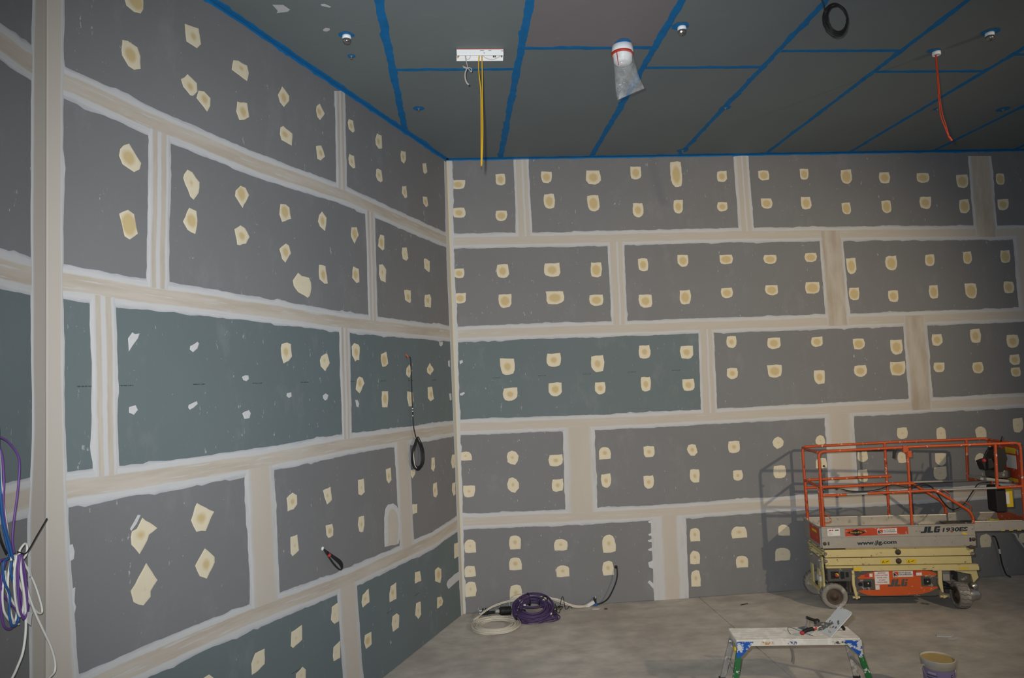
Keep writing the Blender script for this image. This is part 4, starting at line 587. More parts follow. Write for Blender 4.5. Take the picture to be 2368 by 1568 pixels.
MB().lathe([(.025, 0), (.025, .03), (.012, .034), (0, .034)], (1.655, .015, .725), (0, -1, 0), 14).obj('roller', m_hub, lift)
for x0, x1, tri in ((.635, .74, 0), (.925, 1.04, 1)):
    w_ = decal('warning_label', x0, .537, x1, .588, m_yel, .019, lift, .001)
    c_ = x0 + .028
    MB().prism([(c_ - .016, .548), (c_ + .016, .548), (c_, .578)], (0, .0175, 0), X, Z, .0008).obj('warning_triangle', m_blk, w_)
    MB().prism([(c_ - .009, .5515), (c_ + .009, .5515), (c_, .569)], (0, .0166, 0), X, Z, .0008).obj('triangle_face', m_yel, w_)
    MB().prism([(x0 + .055, .556), (x0 + .09, .568), (x0 + .09, .574), (x0 + .055, .562)], (0, .0175, 0), X, Z, .0008).obj('print_block', m_blk, w_)

# chassis
rail = MB().box((.305, -.012, .462), (1.715, .05, .522), .004).box((1.2, -.014, .455), (1.72, .05, .50), .003).obj('chassis_rail', m_cr, lift)
MB().box((.0, .0, .497), (.31, .05, .520)).obj('chassis_rail', m_cr, lift)
MB().box((.0, WD - .05, .455), (1.715, WD, .522), .004).obj('chassis_rail', m_cr, lift)
MB().box((.0, .05, .47), (1.70, WD - .05, .50)).obj('chassis_deck', m_dk, lift)
MB().box((.27, .16, .14), (1.30, WD - .14, .47)).obj('chassis_body', m_dk, lift)
decal('warning_label', .31, .470, .40, .505, m_yel, -.013, rail, .001)
decal('warning_label', 1.50, .470, 1.60, .492, m_yel, -.016, rail, .001)
for x0 in (-.035, ):
    e = MB().box((-.045, .10, .46), (-.02, WD - .10, .60)).obj('end_plate', m_alg, lift)
    for y0 in (.06, .20, .46):
        MB().prism([(y0, .62), (y0 + .07, .62), (y0 + .07, .25), (y0 + .05, .18), (y0, .18), (y0 - .005, .45)], (-.03, 0, 0), NY, Z, .02).obj('end_post', m_cr, lift)
    MB().box((-.05, .06, .17), (-.025, .56, .21)).obj('bumper', m_cr, lift)
    MB().box((-.052, .12, .31), (-.03, .22, .37)).obj('sticker', m_wh, e)
    for y0 in (.10, .42): MB().cyl((-.06, y0, .57), (-.03, y0, .57), .022, 12).obj('pin', m_stl, e)
ctl = MB().box((.01, .0, .335), (.30, .18, .495), .012).obj('control_box', m_dk, lift)
MB().box((.045, -.004, .375), (.135, .002, .460), .0015).obj('control_recess', m_blk, ctl)
MB().box((.155, -.004, .37), (.20, .002, .455), .0015).obj('switch', m_blk, ctl)
MB().box((.215, -.004, .39), (.25, .002, .45), .0015).obj('switch', m_blk, ctl)
MB().lathe([(.022, 0), (.022, .004)], (.112, -.003, .418), (0, -1, 0), 16).obj('yellow_collar', m_yel, ctl)
MB().lathe([(.017, 0), (.017, .016), (.012, .02), (0, .021)], (.103, -.006, .414), (0, -1, 0), 16).obj('stop_button', m_redi, ctl)
MB().cyl((.27, .04, .20), (.27, .04, .34), .02, 8).obj('strut', m_hub, lift)
def rr(x0, z0, x1, z1, r, n=5):
    P = []
    for cx, cz, a in ((x1 - r, z0 + r, -90), (x1 - r, z1 - r, 0), (x0 + r, z1 - r, 90), (x0 + r, z0 + r, 180)):
        for k in range(n): t = math.radians(a + 90 * k / (n - 1)); P.append((cx + r * math.cos(t), cz + r * math.sin(t)))
    return P
tray = MB().prism(rr(.315, .155, 1.265, .468, .05), (0, .012, 0), X, Z, -.15).obj('battery_tray', m_dk, lift)
red = MB().prism([(.349, .378), (.40, .408), (.47, .428), (.54, .446), (.70, .458), (1.0, .466), (1.115, .460), (1.20, .440), (1.262, .408), (1.24, .394), (1.07, .386), (1.07, .268), (1.25, .262), (1.252, .248), (1.16, .202), (1.061, .176), (.90, .167), (.724, .163), (.55, .163), (.451, .171), (.38, .200), (.343, .222), (.40, .234), (.544, .232), (.544, .366), (.37, .364)], (0, .011, 0), X, Z, .0012).obj('red_cover', m_red2, tray)
jlg(.69, .268, .085, .24, m_dk, .0095, red)
n_ = decal('notice', .548, .296, .712, .447, m_wh, .0095, red, .001)
for k, t in enumerate(('IMPORTANT', 'CHECK BATTERY', 'WATER LEVEL', 'AT LEAST', 'TWICE A WEEK')):
    w = (.09, .145, .115, .075, .12)[k]; txt(t, .63 - w / 2, .423 - .0275 * k, .015, w, m_redi, .0083, n_, .015)
decal('sticker', .548, .235, .595, .288, m_wh, .0095, red, .001)
rutledge(.758, .380, .985, .449, .0093, red)
decal('sticker', .99, .40, 1.03, .452, m_redi, .0095, red, .001); decal('sticker', 1.02, .395, 1.085, .43, m_wh, .0085, red, .001)
decal('sticker', .435, .385, .485, .422, m_redi, .0095, red, .001); decal('sticker', .49, .388, .525, .425, m_wh, .0095, red, .001)
MB().lathe([(.024, 0), (.024, .004), (.016, .004), (.016, -.004), (0, -.004)], (.378, .011, .300), (0, -1, 0), 16).obj('socket', m_blk, tray)
MB().box((.42, .0, .268), (.50, .013, .335), .004).obj('latch', m_blk, tray)
MB().lathe([(.012, 0), (.008, .006), (0, .007)], (.467, .0, .312), (0, -1, 0), 10).obj('latch_knob', m_stl, tray)
MB().box((1.105, .0, .29), (1.175, .013, .36), .004).obj('latch', m_blk, tray)
MB().lathe([(.011, 0), (.008, .006), (0, .007)], (1.140, .0, .325), (0, -1, 0), 10).obj('latch_knob', m_stl, tray)
MB().prism([(.285, .47), (.315, .47), (.31, .31), (.335, .17), (.305, .17), (.283, .30)], (0, -.008, 0), X, Z, -.03).obj('tray_strut', m_cr, lift)
MB().prism([(1.262, .48), (1.305, .48), (1.30, .34), (1.305, .20), (1.285, .20), (1.255, .30)], (0, -.008, 0), X, Z, -.03).obj('tray_strut', m_cr, lift)
for x in (.315, 1.30):
    MB().cyl((x - .04, -.01, .152), (x + .04, -.01, .152), .014, 10).box((x - .012, -.03, .135), (x + .012, .012, .17), .002).obj('hinge', m_cr, lift)

def wheel(c, axis, r=.152, w=.115, parent=lift):
    c = Vector(c); ax = Vector(axis).normalized()
    ty = MB().lathe([(r * .62, -w * .42), (r * .88, -w * .5), (r * .97, -w * .42), (r, -w * .25), (r, w * .25), (r * .97, w * .42), (r * .88, w * .5), (r * .62, w * .42), (r * .60, w * .25)], c, ax, 36)
    t = ty.obj('wheel', m_ty, parent)
    MB().lathe([(r * .60, w * .30), (r * .63, w * .44), (r * .58, w * .46), (r * .50, w * .2), (r * .34, w * .18), (r * .32, w * .40), (r * .16, w * .42), (r * .15, w * .52), (0, w * .53)], c, ax, 28).obj('hub', m_hub, t)
    q = Vector((0, 0, 1)).rotation_difference(ax); tr = MB()
    for k in range(18):                                                 # tread grooves: thin dark chevrons round the tyre
        a = 2 * math.pi * k / 18
        P = []
        for s, da in ((-.40, 0.0), (-.12, .10), (.12, .04), (.40, .14)):
            P.append(c + q @ Vector(((r + .0008) * math.cos(a + da), (r + .0008) * math.sin(a + da), w * s)))
        tr.tube(P, .0022, 4, 1)
    tr.obj('tread', m_hub, t)
    return t
wheel((.085, .075, .152), (-.05, -1, 0)); wheel((.06, WD - .02, .152), (0, 1, 0))
wheel((1.515, .045, .152), (-1, .03, 0), w=.13); wheel((1.42, WD - .05, .152), (-1, .03, 0), w=.13)
mot = MB().lathe([(.075, 0), (.08, .06), (.065, .08), (.06, .13), (.04, .15), (0, .152)], (1.58, .06, .15), (1, -.03, 0), 18).obj('drive_motor', m_stl, lift)
MB().lathe([(.045, 0), (.05, .05), (.03, .07), (0, .072)], (1.66, .09, .23), (.8, .1, .35), 14).obj('motor_cap', m_stl, mot)
MB().box((1.36, .10, .30), (1.44, .18, .42), .006).obj('steer_block', m_alg, lift)
MB().box((1.50, .04, .30), (1.64, .22, .46), .01).obj('yoke', m_dk, lift)
MB().cyl((1.36, .15, .22), (1.52, .12, .20), .018, 10).obj('steer_rod', m_blk, lift)
MB().prism([(1.44, .46), (1.70, .46), (1.72, .36), (1.66, .30), (1.64, .40), (1.46, .44)], (0, .02, 0), X, Z, -.06).obj('axle_plate', m_cr, lift)
MB().box((.02, .25, .12), (.14, WD - .12, .2), .005).obj('axle', m_dk, lift); MB().box((1.42, .2, .12), (1.54, WD - .15, .2), .005).obj('axle', m_dk, lift)

# guard rails
RT = .017
def rail_t(name, pts, r=RT, sub=1, mat=m_or, parent=lift): return MB().tube(pts, r, 8, sub).obj(name, mat, parent)
def arc(a, c, b, n=6):
    """points of a rounded corner a-c-b"""
    a, c, b = Vector(a), Vector(c), Vector(b)
    return [(1 - t) ** 2 * a + 2 * t * (1 - t) * c + t * t * b for t in [k / n for k in range(n + 1)]]
ZT = 1.912
for y, side_ in ((.015, 0), (WD - .015, 1)):
    rail_t('guard_rail', [(0.008, y, .98)] + arc((0.008, y, ZT - .07), (0.008, y, ZT), (.075, y, ZT)) + [(1.06, y, ZT + .02)])
    rail_t('guard_rail', [(1.04, y, ZT + .022)] + arc((2.235, y, ZT + .028), (2.305, y, ZT + .028), (2.305, y, ZT - .04)) + [(2.29, y, 1.42), (2.285, y, 1.03)])
    rail_t('guard_rail', [(.02, y, 1.475), (1.08, y, 1.495)]); rail_t('guard_rail', [(.02, y, 1.372), (.30, y, 1.378)]); rail_t('guard_rail', [(.54, y, 1.385), (1.34, y, 1.404)])
    rail_t('slide_tube', [(.28, y, 1.378), (.56, y, 1.385)], .016, 1, m_alg); rail_t('slide_tube', [(1.32, y, 1.407), (2.03, y, 1.412)], .014, 1, m_alg)
    rail_t('guard_post', [(1.035, y, ZT + .02), (1.02, y, .99)])
    rail_t('guard_rail', [(1.30, y, 1.402)] + arc((1.335, y, 1.385), (1.345, y, 1.385), (1.40, y, 1.345)) + arc((1.64, y, 1.175), (1.70, y, 1.13), (1.71, y, 1.06)) + [(1.712, y, .99)])
    rail_t('guard_post', [(2.03, y, ZT + .02), (2.01, y, 1.415)]); rail_t('guard_rail', [(2.005, y, 1.415), (2.295, y, 1.425)])
    for a_ in ((1.36, 1.365), (1.58, 1.225)):
        if side_ == 0: rail_t('hand_loop', [(a_[0], y, a_[1]), (a_[0] + .015, y - .02, a_[1] + .05), (a_[0] + .10, y - .02, a_[1] - .01), (a_[0] + .11, y, a_[1] - .065)], .005, 4)
rail_t('end_rail', [(0.008, .03, ZT - .012), (0.008, WD - .03, ZT - .012)]); rail_t('end_rail', [(0.008, .03, 1.475), (0.008, WD - .03, 1.475)])
rail_t('end_rail', [(2.305, .02, ZT + .015), (2.305, WD - .02, ZT + .015)])
for y in (.06, WD - .06): rail_t('gate_post', [(0.0, y, 1.46), (0.0, y, .86)], .018)
rail_t('hand_loop', [(.01, .0, 1.14), (.05, -.02, 1.14), (.075, -.02, 1.11), (.075, -.02, 1.06), (.02, .0, 1.045)], .006, 3)
for x, z, y in ((1.0, 1.90, .0), (1.05, 1.84, .0)): MB().box((x - .02, y - .01, z - .03), (x + .025, y + .03, z + .05), .004).obj('rail_clamp', m_or, lift)
MB().box((.865, -.005, 1.80), (.895, .02, 1.905), .004, Matrix.Rotation(.15, 3, 'Y')).obj('lever', m_blk, lift)
MB().lathe([(.01, 0), (.01, .02), (0, .022)], (.045, .0, 1.735), (1, 0, 0), 8).obj('latch_knob', m_blk, lift)
# sliding deck extension at the right-hand end
ext = MB().box((1.72, .035, .90), (2.32, .06, 1.012), .003).box((1.72, .03, 1.008), (2.32, .075, 1.02), .002).obj('extension_side', m_al, lift)
MB().box((1.72, WD - .06, .90), (2.32, WD - .035, 1.012), .003).obj('extension_side', m_al, lift)
MB().box((1.60, .06, .895), (2.32, WD - .06, .915)).obj('extension_deck', m_dk, lift)
MB().box((2.30, .06, .90), (2.32, WD - .06, 1.05)).obj('extension_end', m_or, lift)
for k in range(6): decal('hazard_mark', 2.02 + .045 * k, .900, 2.065 + .045 * k, .910, m_yel if k % 2 == 0 else m_blk, .034, ext, .001, 0)
pan = MB().box((2.285, .05, 1.43), (2.30, WD - .08, 1.90), .003).obj('control_panel_plate', m_red, lift)
for z0, z1, mt in ((1.80, 1.87, m_yel), (1.62, 1.78, m_wh), (1.46, 1.50, m_yel)):
    MB().box((2.281, .08, z0), (2.286, .28, z1)).obj('warning_label', mt, pan)
con = MB().box((2.08, .16, 1.50), (2.26, .40, 1.60), .02).obj('control_console', m_dk, lift)
MB().prism([(2.06, 1.60), (2.16, 1.58), (2.22, 1.74), (2.20, 1.86), (2.12, 1.87), (2.07, 1.74)], (0, .14, 0), X, Z, -.20).obj('joystick_housing', m_blk, con)
MB().box((1.93, .12, 1.62), (2.06, .26, 1.74), .012, Matrix.Rotation(-.3, 3, 'Y')).obj('console_box', m_blk, con)
MB().lathe([(.022, 0), (.022, .02), (.014, .028), (0, .03)], (1.95, .13, 1.725), (-.4, -.8, .3), 14).obj('stop_button', m_redi, con)
MB().tube([(1.97, .19, 1.72), (2.03, .19, 1.84), (2.10, .19, 1.88)], .012, 8, 4).obj('console_arm', m_blk, con)
MB().box((1.90, .15, 1.465), (2.26, .42, 1.50), .008, Matrix.Rotation(.12, 3, 'Y')).obj('console_shelf', m_alg, con)
MB().box((2.03, .10, 1.10), (2.15, .30, 1.415), .02).obj('manual_box', m_blk, lift)
MB().box((2.16, .12, 1.16), (2.24, .26, 1.38), .008).obj('document_holder', m_yel, lift)
MB().box((2.155, .118, 1.2), (2.19, .121, 1.34)).obj('document_sheet', m_wh, lift)
MB().tube([(2.14, .10, 1.95), (2.145, .09, 1.98), (2.16, .09, 2.02)], .007, 6, 3).obj('tie_end', m_blk, lift)
MB().tube([(.03, -.012, 1.455), (.18, -.012, 1.46), (.42, -.02, 1.415), (.65, -.02, 1.435), (.82, -.012, 1.485), (.98, -.02, 1.455), (1.10, -.01, 1.470), (1.20, .03, 1.48), (1.32, .08, 1.42), (1.45, .10, 1.22), (1.55, .12, 1.15), (1.68, .14, 1.20), (1.80, .14, 1.36), (1.87, .12, 1.455), (2.02, .14, 1.46)], .0065, 6, 6).obj('power_cable', m_blk, lift)
rag = thing('cleaning_rag', 'crumpled yellow rag on the lift deck extension', 'rag', (0, 0, 0))
lm = Matrix.Translation((4.40, 8.26, 0)) @ Matrix.Rotation(-.185, 4, 'Z') @ Matrix.Diagonal((1.015, 1, 1, 1))
rag.location = lm @ Vector((2.10, .33, .917))
bm = bmesh.new(); bmesh.ops.create_icosphere(bm, subdivisions=3, radius=.10)
for v in bm.verts:
    n_ = .75 + .35 * math.sin(v.co.x * 60 + v.co.y * 23) * math.cos(v.co.y * 51 + v.co.z * 30)
    v.co = Vector((v.co.x * n_ * 1.2, v.co.y * n_ * .7, max(0.0, v.co.z * n_ * .55 + .02)))
me = bpy.data.meshes.new('cloth'); bm.to_mesh(me); bm.free(); me.materials.append(m_rag); o = bpy.data.objects.new('cloth', me); COL.objects.link(o); o.parent = rag

# ------------------------------------------------------------------ folding work platform
m_plk = M('paint_worn_aluminium', (0.58, 0.545, 0.485), 0.65, 0.0, var=0.10, scale=12, splat=((0.66, 0.63, 0.58), 0.45, 10))
m_leg = M('plaster_splashed_aluminium', (0.30, 0.295, 0.28), 0.5, 0.3, var=0.2, scale=16, splat=((0.50, 0.48, 0.44), 0.35, 13))
m_grn = M('chipped_green_paint', (0.012, 0.115, 0.028), 0.55, var=0.2, scale=10, splat=((0.50, 0.49, 0.45), 0.22, 15))
m_blu = M('chipped_blue_paint', (0.012, 0.085, 0.38), 0.55, var=0.2, scale=10, splat=((0.50, 0.50, 0.49), 0.42, 20))
m_print = M('worn_orange_print', (0.42, 0.20, 0.04), 0.6, var=0.3, scale=30, splat=((0.55, 0.52, 0.46), 0.6, 40))
m_print2 = M('worn_black_print', (0.05, 0.045, 0.04), 0.6, var=0.3, scale=30, splat=((0.55, 0.52, 0.46), 0.6, 40))
m_print3 = M('worn_blue_print', (0.03, 0.05, 0.12), 0.6, var=0.3, scale=30, splat=((0.55, 0.55, 0.58), 0.5, 40))
PL, PW, PH = 1.095, 0.315, 0.50
plat = thing('work_platform', 'low aluminium work platform with green and blue painted legs in front of the scissor lift', 'platform', (2.43, 6.25, 0), -0.157)
top = MB().box((0, 0, PH - .055), (PL, PW, PH - .012), .003).obj('platform_top', m_plk, plat)
for k in range(15):
    y = .006 + k * (PW - .012) / 15
    MB().box((.004, y + .0025, PH - .013), (PL - .004, y + (PW - .012) / 15 - .0025, PH), .002).obj('tread_slat', m_plk, plat)
for nm, mt, x0, x1 in (('worn_print', m_print, .21, .345), ('worn_print', m_print3, .455, .535), ('worn_print', m_print2, .845, .975)):
    P = rr(x0, PH - .045, x1, PH - .018, .009, 4); MB().prism(P, (0, -.0005, 0), X, Z, .001).obj(nm, mt, top)
legs = {}
for sx, xt, xb in ((-1, .035, -.075), (1, PL - .035, PL + .075)):
    ft = Vector((xt, .022, PH - .05)); fb = Vector((xb, -.05, 0)); rt = Vector((xt, PW - .022, PH - .05)); rb = Vector((xb, PW + .05, 0))
    for a, b, mt in ((ft, fb, m_grn), (rt, rb, m_leg)):
        ax = (b - a).normalized(); sd = Vector((1, 0, 0)); w = .024
        pts = []
        mb = MB(); q = [a + Vector((-w, -.012, 0)), a + Vector((w, -.012, 0)), a + Vector((w, .012, 0)), a + Vector((-w, .012, 0))]
        q2 = [b + (v - a) for v in q]
        mb.add(q + q2, [(0, 1, 2, 3), (7, 6, 5, 4), (0, 4, 5, 1), (1, 5, 6, 2), (2, 6, 7, 3), (3, 7, 4, 0)])
        lg = mb.obj('leg', mt, plat)
        MB().box((b.x - .03, b.y - .018, 0), (b.x + .03, b.y + .018, .03), .005).obj('rubber_foot', m_blk, lg)
        if mt is m_grn: MB().box((-w * sx * 1.0 + a.x - .004, a.y + .012, .0), (-w * sx + a.x + .004, a.y + .02, .001))
    for t in (.52,):
        MB().cyl(ft.lerp(fb, t), rt.lerp(rb, t), .014, 10).obj('rung', m_leg, plat)
    MB().box((min(xt, xt - sx * .0) - .03, .03, PH - .13), (xt + .03, PW - .03, PH - .055), .004).obj('hinge_plate', m_leg, plat)
    g = [(xt - sx * .035, PH - .012), (xt + sx * .10 * -1 - sx * .02, PH - .012), (xt - sx * .085, PH - .055), (xt - sx * .01, PH - .135), (xt + sx * .038, PH - .16), (xt + sx * .035, PH - .012)]
    if sx < 0: pass
    o = MB().prism(g, (0, -.006, 0), X, Z, .004).obj('corner_bracket', m_blu, plat)
    for y in (.06, PW - .06): MB().lathe([(.02, -.012), (.022, 0), (.02, .012)], (xt + sx * .035, y, PH - .10), (1, 0, 0), 14).obj('hinge_knob', m_yel if y < .1 else m_stl, plat)
m_ribbon = M('dirty_webbing', (0.13, 0.13, 0.14), 0.8, var=0.25, scale=20)
MB().tube([(.475, .004, PH - .055), (.482, .0, PH - .10), (.487, .0, PH - .15), (.478, .0, PH - .20)], .007, 6, 4).obj('dangling_strap', m_ribbon, plat)

pm = Matrix.Translation((2.43, 6.25, 0)) @ Matrix.Rotation(-.157, 4, 'Z')
def onplat(x, y, z=0.0): return pm @ Vector((x, y, PH + z))
m_hawk = M('plaster_smeared_hawk', (0.66, 0.66, 0.645), 0.6, var=0.10, scale=9, splat=((0.42, 0.36, 0.25), 0.12, 16))
m_hblu = M('dark_plaster_crust', (0.16, 0.17, 0.19), 0.8, var=0.3, scale=20)
# hawk: square board propped on its edge
hA, hB = onplat(.705, .22), onplat(.83, .045)
hT = Vector((2.985, 6.56, 0)); 
def ray_pt(px, py, y):
    f = 1593.117; d = R @ Vector(((px - 1184) / f, 1.0, (784 - py) / f)); return Vector((0, 0, ZC)) + d * (y / d.y)
hk = thing('plastering_hawk', 'pale plaster smeared square hawk board propped up on the work platform', 'hawk', (3.27, 6.15, PH + .002))
O_ = Vector((3.27, 6.15, PH + .002))
cA, cB, cT, cR = Vector((0, 0, 0)), Vector((-.014, .194, 0)), Vector((.211, .200, .201)), Vector((.225, .006, .201))
nn = (cB - cA).cross(cR - cA).normalized()
if nn.y > 0: nn = -nn
def rim(k):
    return [cA.lerp(cR, .03) , cA.lerp(cR, .93), cA.lerp(cR, 1.0).lerp(cT, .10), cR.lerp(cT, .95), cT.lerp(cB, .04), cT.lerp(cB, .95), cB.lerp(cA, .08), cB.lerp(cA, .95)]
mb = MB(); a = [q for q in rim(0)]; b = [q + nn * -.006 for q in a]; k = len(a)
mb.add(a + b, [tuple(range(k)), tuple(range(k, 2 * k))[::-1]] + [(i, k + i, k + (i + 1) % k, (i + 1) % k) for i in range(k)])
mb.obj('board', m_hawk, hk)
ce_ = (cA + cB + cT + cR) / 4
hdl = Vector((.20, .13, .012))
MB().tube([ce_ + nn * -.004, ce_.lerp(hdl, .5) + Vector((.03, 0, -.02)), hdl], .014, 8, 4).obj('handle', m_blk, hk)
for _ in range(9):
    s, t = random.uniform(.1, .6), random.uniform(.15, .9); c = cA.lerp(cR, s) + (cB - cA) * t
    P = [(random.uniform(.6, 1) * .016 * math.cos(x), random.uniform(.6, 1) * .012 * math.sin(x)) for x in [i * 1.05 for i in range(6)]]
    ax = (cR - cA).normalized(); ay = nn.cross(ax)
    MB().prism(P, c + nn * .0004, ax, ay, .0015).obj('plaster_crust', m_hblu, hk)
tr = thing('finishing_trowel', 'crusty grey trowel with black and red handle leaning on the hawk', 'trowel', (3.04, 6.22, PH + .033), 0.0)
tr.rotation_euler = (0.25, -0.20, -0.02)
m_crust = M('crusted_steel', (0.15, 0.145, 0.14), 0.6, 0.3, var=.3, scale=20, splat=((.42, .41, .39), .35, 24))
MB().prism([(.13, -.02), (.17, -.035), (.31, .005), (.30, .02), (.19, .085), (.14, .05)], (0, 0, .0), (1, 0, 0), (0, 1, 0), .004).obj('blade', m_crust, tr)
MB().tube([(0.0, 0, .0), (.03, 0, .012), (.08, 0, .014), (.11, 0, .008)], .0165, 10, 3).obj('grip', m_blk, tr)
MB().lathe([(0, -.022), (.012, -.018), (.019, 0), (.018, .014)], (.0, 0, .0), (1, 0, .2), 12).obj('end_cap', m_redi, tr)
MB().tube([(.105, 0, .010), (.145, .0, .008)], .0155, 10).obj('collar', M('splashed_red_plastic', (.42, .05, .04), .5, splat=((.6, .57, .54), .4, 20)), tr)
MB().tube([(.145, .0, .008), (.19, .01, .004)], .006, 6).obj('shank', m_stl, tr)
MB().tube([(.16, .055, .01), (.175, .07, .028), (.195, .07, .03), (.20, .055, .02)], .011, 7, 3).obj('plaster_crust', m_blk, tr)
lt = thing('scraper', 'black plaster caked scraper handle behind the trowel', 'scraper', onplat(.72, .27), .3)
MB().tube([(0, 0, .10), (.03, -.005, .085), (.09, -.01, .06)], .014, 8, 3).obj('grip', m_blk, lt)
MB().tube([(-.03, .0, .002), (0, 0, .05), (0, 0, .10)], .006, 6, 3).obj('shank', m_hblu, lt)
MB().box((-.07, -.03, .0), (.02, .05, .004)).obj('blade', m_hblu, lt)
wr = thing('bent_wire', 'bent grey wire lying on the platform top', 'wire', onplat(.56, .1))
MB().tube([(-.035, .03, .002), (-.03, .085, .01), (.0, .14, .025), (.04, .10, .02), (.09, .02, .008), (.135, -.055, .004)], .003, 6, 5).obj('wire_strand', m_ribbon, wr)

# ------------------------------------------------------------------ bucket
m_bk = M('compound_smeared_bucket', (0.47, 0.43, 0.345), 0.55, var=0.12, scale=8, splat=((0.42, 0.40, 0.38), 0.3, 6))
m_bki = M('wet_joint_compound', (0.46, 0.325, 0.125), 0.75, var=0.28, scale=10, bstr=.4)
m_lab = M('violet_label', (0.205, 0.165, 0.30), 0.5, var=0.08)
bk = thing('compound_bucket', 'round plastic bucket of joint compound with a violet label and wire handle', 'bucket', (4.136, 5.962, 0), 0)
RB = .138; HB = .335
shell = MB().lathe([(.112, 0), (.116, .004), (RB - .012, HB - .07), (RB - .004, HB - .068), (RB - .004, HB - .045), (RB, HB - .043), (RB, HB - .006), (RB + .004, HB), (RB - .006, HB + .002), (RB - .010, HB - .01), (RB - .018, HB - .10)], (0, 0, 0), (0, 0, 1), 40).obj('shell', m_bk, bk)
MB().lathe([(RB - .012, HB - .012), (RB - .020, HB - .09), (.105, HB - .115), (.06, HB - .13), (0, HB - .125)], (0, 0, 0), (0, 0, 1), 40).obj('compound', m_bki, bk)
def cyl_label(name, a0, a1, z0, z1, r0, r1, mat, off=.0008):
    mb = MB(); n = 20
    for k in range(n + 1):
        t = math.radians(a0 + (a1 - a0) * k / n)
        mb.v += [((r0 + off) * math.cos(t), (r0 + off) * math.sin(t), z0), ((r1 + off) * math.cos(t), (r1 + off) * math.sin(t), z1)]
    mb.f = [[2 * k, 2 * k + 2, 2 * k + 3, 2 * k + 1] for k in range(n)]; mb.sm = [True] * n
    return mb.obj(name, mat, bk)
rz = lambda z: .116 + (RB - .012 - .116) * (z - .004) / (HB - .074)
cyl_label('label', -205, 15, .05, HB - .078, rz(.05), rz(HB - .078), m_lab)
cyl_label('label_print', -165, -135, HB - .112, HB - .098, rz(HB - .112), rz(HB - .098), M('pale_print', (.36, .33, .42), .6), .0018)
for k, (a0, a1) in enumerate(((-172, -130), (-172, -136), (-170, -132))): cyl_label('label_print', a0, a1, HB - .128 - .022 * k, HB - .122 - .022 * k, rz(HB - .128), rz(HB - .122), m_navy, .0018)
for a_ in (-78, -52):
    cyl_label('label_mark', a_, a_ + 8, HB - .135, HB - .108, rz(HB - .135), rz(HB - .108), m_navy, .0018)
    cyl_label('label_mark', a_ + 2, a_ + 6, HB - .128, HB - .115, rz(HB - .128), rz(HB - .115), M('pale_mark', (.34, .30, .42), .6), .0024)
hp = []
for k in range(13):
    t = math.pi * k / 12; hp.append(((RB + .012) * math.cos(t), -.07 * math.sin(t), HB - .055 - .20 * math.sin(t)))
MB().tube(hp, .0028, 6, 2).obj('handle', m_stl, bk)
for sx in (-1, 1): MB().cyl((sx * (RB - .006), 0, HB - .055), (sx * (RB + .016), 0, HB - .055), .009, 10).obj('handle_lug', m_bk, bk)

# ------------------------------------------------------------------ cables on the floor
m_wc = M('white_cable', (0.52, 0.485, 0.405), 0.5, var=0.10, scale=16)
m_wc2 = M('clean_white_cable', (0.60, 0.60, 0.56), 0.45, var=0.08, scale=16)
m_pc = M('violet_cable', (0.062, 0.038, 0.105), 0.5, var=0.25, scale=14)
m_pc2 = M('bright_violet_cable', (0.115, 0.05, 0.21), 0.45, var=0.15, scale=14)
m_bc = M('blue_cable', (0.02, 0.085, 0.24), 0.45, var=0.2, scale=14)
m_ta = M('white_tape', (0.55, 0.55, 0.55), 0.6, var=0.1)
def coil_pts(c, rx, ry, z, tilt, n=30, ph=0.0, wob=0.0):
    P = []
    q = Matrix.Rotation(tilt, 3, 'X')
    for k in range(n + 1):
        t = 2 * math.pi * k / n + ph; w = 1 + wob * math.sin(2 * t + ph)
        P.append(Vector(c) + q @ Vector((rx * w * math.cos(t), ry * w * math.sin(t), z)))
    return P
wc = thing('white_cable_coil', 'flat coil of white cable on the floor in front of the corner', 'cable', (.345, 8.52, 0))
for k in range(30):
    r = random.uniform(.185, .305); layer = random.choice((.008, .008, .020, .030))
    MB().tube(coil_pts((random.uniform(-.012, .012), random.uniform(-.012, .012), 0), r, r * random.uniform(.95, 1.0), layer, random.uniform(-.01, .03), 30, random.uniform(0, 6), .02), .0065, 5, 1, cap=False).obj('cable_loop', m_wc, wc)
for k in range(3):                                                  # slack turns sagging across the middle
    MB().tube([(.24 * math.cos(t) , .05 * k - .02 + .15 * math.sin(t), .03 + .008 * k) for t in [math.radians(20 + 14 * j) for j in range(11)]], .006, 5, 2).obj('cable_strand', m_wc, wc)
pc = thing('violet_cable_coil', 'thick coil of violet cable tilted against the far wall', 'cable', (.82, 8.70, 0))
for k in range(38):
    rr_ = random.uniform(.135, .25); lift_ = (.25 - rr_) * .25
    MB().tube(coil_pts((random.uniform(-.012, .012), random.uniform(-.01, .01), .125), rr_, rr_ * random.uniform(.82, .92), random.uniform(-.06, .045) + lift_, .45 + random.uniform(-.06, .06), 26, random.uniform(0, 6), .03), .0075, 5, 1, cap=False).obj('cable_loop', m_pc, pc)
for a_ in (40, 100, 215):
    t = math.radians(a_); q = Matrix.Rotation(.45, 3, 'X')
    MB().tube([Vector((0, 0, .125)) + q @ Vector(((.19 + .075 * math.cos(u)) * math.cos(t), (.165 + .07 * math.cos(u)) * math.sin(t), .075 * math.sin(u))) for u in [2 * math.pi * j / 12 for j in range(13)]], .009, 5, 1).obj('black_strap', m_blk, pc)
for s, t in (((-.10, -.02), .17), ((.14, .03), .20), ((-.14, .06), .2), ((.21, -.11), .075)): MB().box((s[0] - .012, s[1] - .012, t), (s[0] + .012, s[1] + .012, t + .02), .003, Matrix.Rotation(.5, 3, 'Z')).obj('cable_tie', m_ta, pc)
